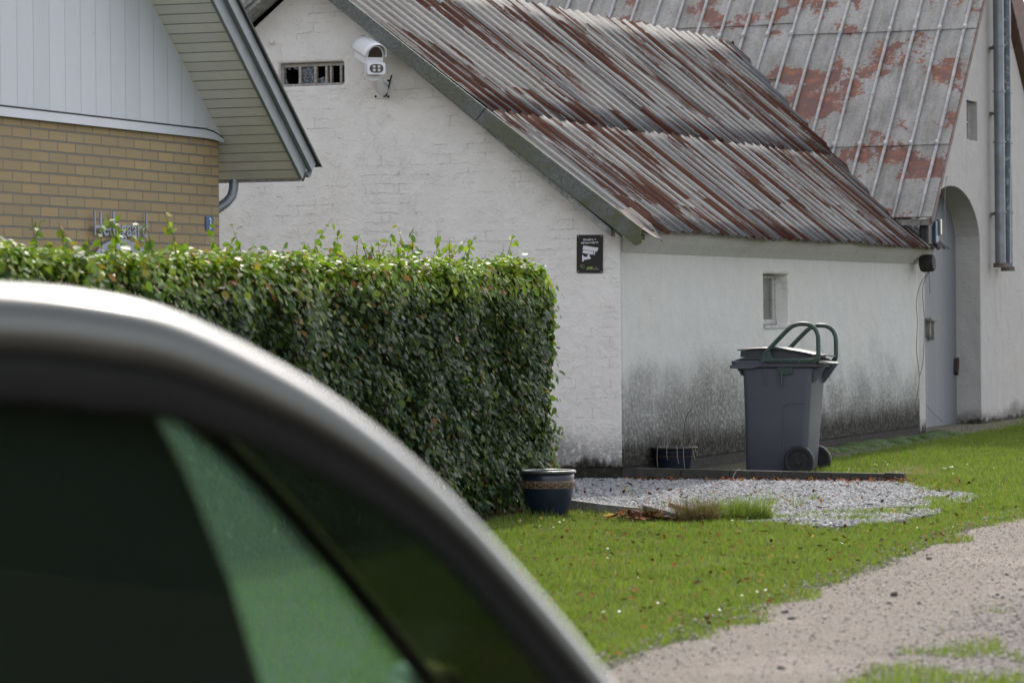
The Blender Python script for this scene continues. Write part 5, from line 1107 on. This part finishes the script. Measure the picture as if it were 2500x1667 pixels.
for i in range(len(arc)):
    row = [(ins(i, -0.012 * math.sin(math.pi * (y - 0.08) / (CW - 0.16)) + 0.006)[0], y, ins(i, -0.012 * math.sin(math.pi * (y - 0.08) / (CW - 0.16)) + 0.006)[1]) for y in np.linspace(0.08, CW - 0.02, 12)]
    if arc[i][0] >= -0.12: wsr.append(row)
    if arc[i][0] <= -1.70: wrr.append(row)
B().grid(wsr).build('windscreen', glass('windscreen_glass', (0.42, 0.42, 0.14), 0.25, 0.30, refl=0.12), car, smooth=True)
B().grid(wrr).build('rear_window', glass('rear_glass', (0.5, 0.6, 0.5), 0.02, 0.3), car, smooth=True)
BELT = 0.80
def side_glass(y, x0, x1, mat, lab, BELT=0.80, kw=1.15):
    pts = [(ins(i, wd(i) * kw)[0], ins(i, wd(i) * kw)[1]) for i in range(len(arc))]; pts = [p for p in pts if x0 <= p[0] <= x1 and p[1] > BELT]
    poly = [(pts[0][0], BELT)] + pts + [(pts[-1][0], BELT)]
    rows = [[(p[0], y + (BELT - p[1]) * 0.0, BELT), (p[0], y, p[1])] for p in pts]; o = B().grid(rows).build('side_window', mat, car); o['label'] = lab; return o
gf = glass('side_glass', (0.74, 0.95, 0.80), 0.01, 0.72, refl=0.35); gd = glass('dark_side_glass', (0.30, 0.36, 0.28), 0.01, 0.12, refl=0.35)
side_glass(0.010, -0.62, 0.42, gf, 'near front side window'); side_glass(CW - 0.010, -0.62, 0.54, glass('dusty_side_glass', (0.42, 0.62, 0.48), 0.01, 0.85, refl=0.4, dust=0.09), 'far front side window', 0.70, 0.15)
side_glass(0.012, -2.05, -0.68, gd, 'near rear side window'); side_glass(CW - 0.012, -2.05, -0.68, gd, 'far rear side window')
for y in (0.0, CW - 0.03): B().prism([(-0.70, BELT), (-0.60, BELT), (-0.64, 1.29), (-0.72, 1.29)], lambda p, t: (p[0], t, p[1]), y, y + 0.03).build('door_pillar', trim, car)
# seats with headrests
for yc in (0.30, 0.92):
    st_ = B().prism([(-0.52, 0.40), (0.08, 0.50), (0.01, 0.80), (-0.045, 0.99), (-0.10, 1.13), (-0.16, 1.25), (-0.62, 1.26), (-0.62, 0.8)], lambda p, t: (p[0] - (0.0 if yc < .5 else 0.30), t, p[1]), yc - 0.20, yc + 0.20).build('seat', cloth, car, bevel=0.04, seg=4)
    B().prism([(-0.44, 1.08), (-0.42, 1.20), (-0.46, 1.235), (-0.58, 1.235), (-0.60, 1.09)], lambda p, t: (p[0], t, p[1]), yc - 0.13, yc + 0.13).build('headrest', cloth, st_, bevel=0.03, seg=3)
    B().box(-0.40, 0.10, yc - 0.22, yc + 0.22, 0.34, 0.44).build('seat_cushion', cloth, st_, bevel=0.04)
B().prism([(-0.95, 1.30), (-0.15, 1.30), (-0.02, BELT), (-0.10, BELT - 0.1), (-0.95, BELT - 0.1)], lambda p, t: (p[0], t, p[1]), CW * 0.5 - 0.03, CW * 0.5 + 0.03) if False else None
B().box(0.14, 0.55, 0.06, CW - 0.06, 0.52, 0.69).build('dashboard', trim, car, bevel=0.04)
B().prism([(-1.75, 0.5), (-1.25, 0.5), (-1.45, 1.12), (-1.62, 1.12)], lambda p, t: (p[0], t, p[1]), 0.08, CW - 0.08).build('rear_seat', cloth, car, bevel=0.05)
# lower body, bonnet, wheels, lamps
yo = -0.11
def sidep(y0_, y1_, name, lab):
    low = [(-2.45, 0.75), (-2.35, 0.81), (-1.0, 0.80), (0.34, 0.79), (0.54, 0.69), (0.95, 0.665), (1.25, 0.61), (1.36, 0.52), (1.40, 0.36), (1.30, 0.22), (-2.40, 0.22), (-2.50, 0.45)]
    bdy = B().prism(low, lambda p, t: (p[0], t, p[1]), y0_, y1_); o = bdy.build(name, paint, car, bevel=0.03, seg=3); return o
bodyc = sidep(yo, CW - yo, 'body', '')
cw_ = []
for xw in (0.72, -1.72):
    for y0_, y1_ in ((yo - 0.05, 0.14), (CW - 0.14, CW - yo + 0.05)):
        cw_.append(B().prism([(xw + 0.33 * math.cos(a), 0.30 + 0.33 * math.sin(a)) for a in np.linspace(0, 2 * math.pi, 25)[:-1]], lambda p, t: (p[0], t, p[1]), y0_, y1_))
bodyc.modifiers.clear(); cut(bodyc, cw_ + [(-2.2, 0.50, 0.0, CW, 0.40, 0.95), (-0.66, 0.47, CW - 0.1, CW + 0.3, 0.695, 0.95)])
bv = bodyc.modifiers.new('bevel', 'BEVEL'); bv.width = 0.025; bv.segments = 3; bv.limit_method = 'ANGLE'
for xw in (0.72, -1.72):
    for yw, sgn in ((yo + 0.10, -1), (CW - yo - 0.10, 1)):
        Mw = Matrix.Translation((xw, yw, 0.29)) @ Matrix.Rotation(R(90), 4, 'X')
        tyre = B().lathe([(0.19, -0.09), (0.27, -0.095), (0.29, -0.07), (0.29, 0.07), (0.27, 0.095), (0.19, 0.09)], 36, M=Mw, close=True).build('tyre', rub_t, None); 
        rim_ = B().lathe([(0.0, 0.06), (0.05, 0.07), (0.16, 0.05), (0.19, 0.08), (0.19, -0.08), (0.16, -0.05), (0.05, -0.07), (0.0, -0.06)], 30, M=Mw).build('wheel', M['zinc'], car); tyre.parent = rim_
for yl in (0.02, CW - 0.22): B().box(1.30, 1.385, yl, yl + 0.20, 0.52, 0.62).build('headlight', simple('headlight_glass', (0.5, 0.52, 0.52), 0.08), car, bevel=0.02)
B().box(0.52, 0.62, CW + 0.12, CW + 0.30, 0.61, 0.73).build('wing_mirror', simple('grey_green_mirror_shell', (0.06, 0.075, 0.065), 0.6), car, bevel=0.03, seg=3)
mr = B().box(0.30, 0.40, yo - 0.16, yo - 0.0, 0.62, 0.72).build('wing_mirror', paint, car, bevel=0.03, seg=3)
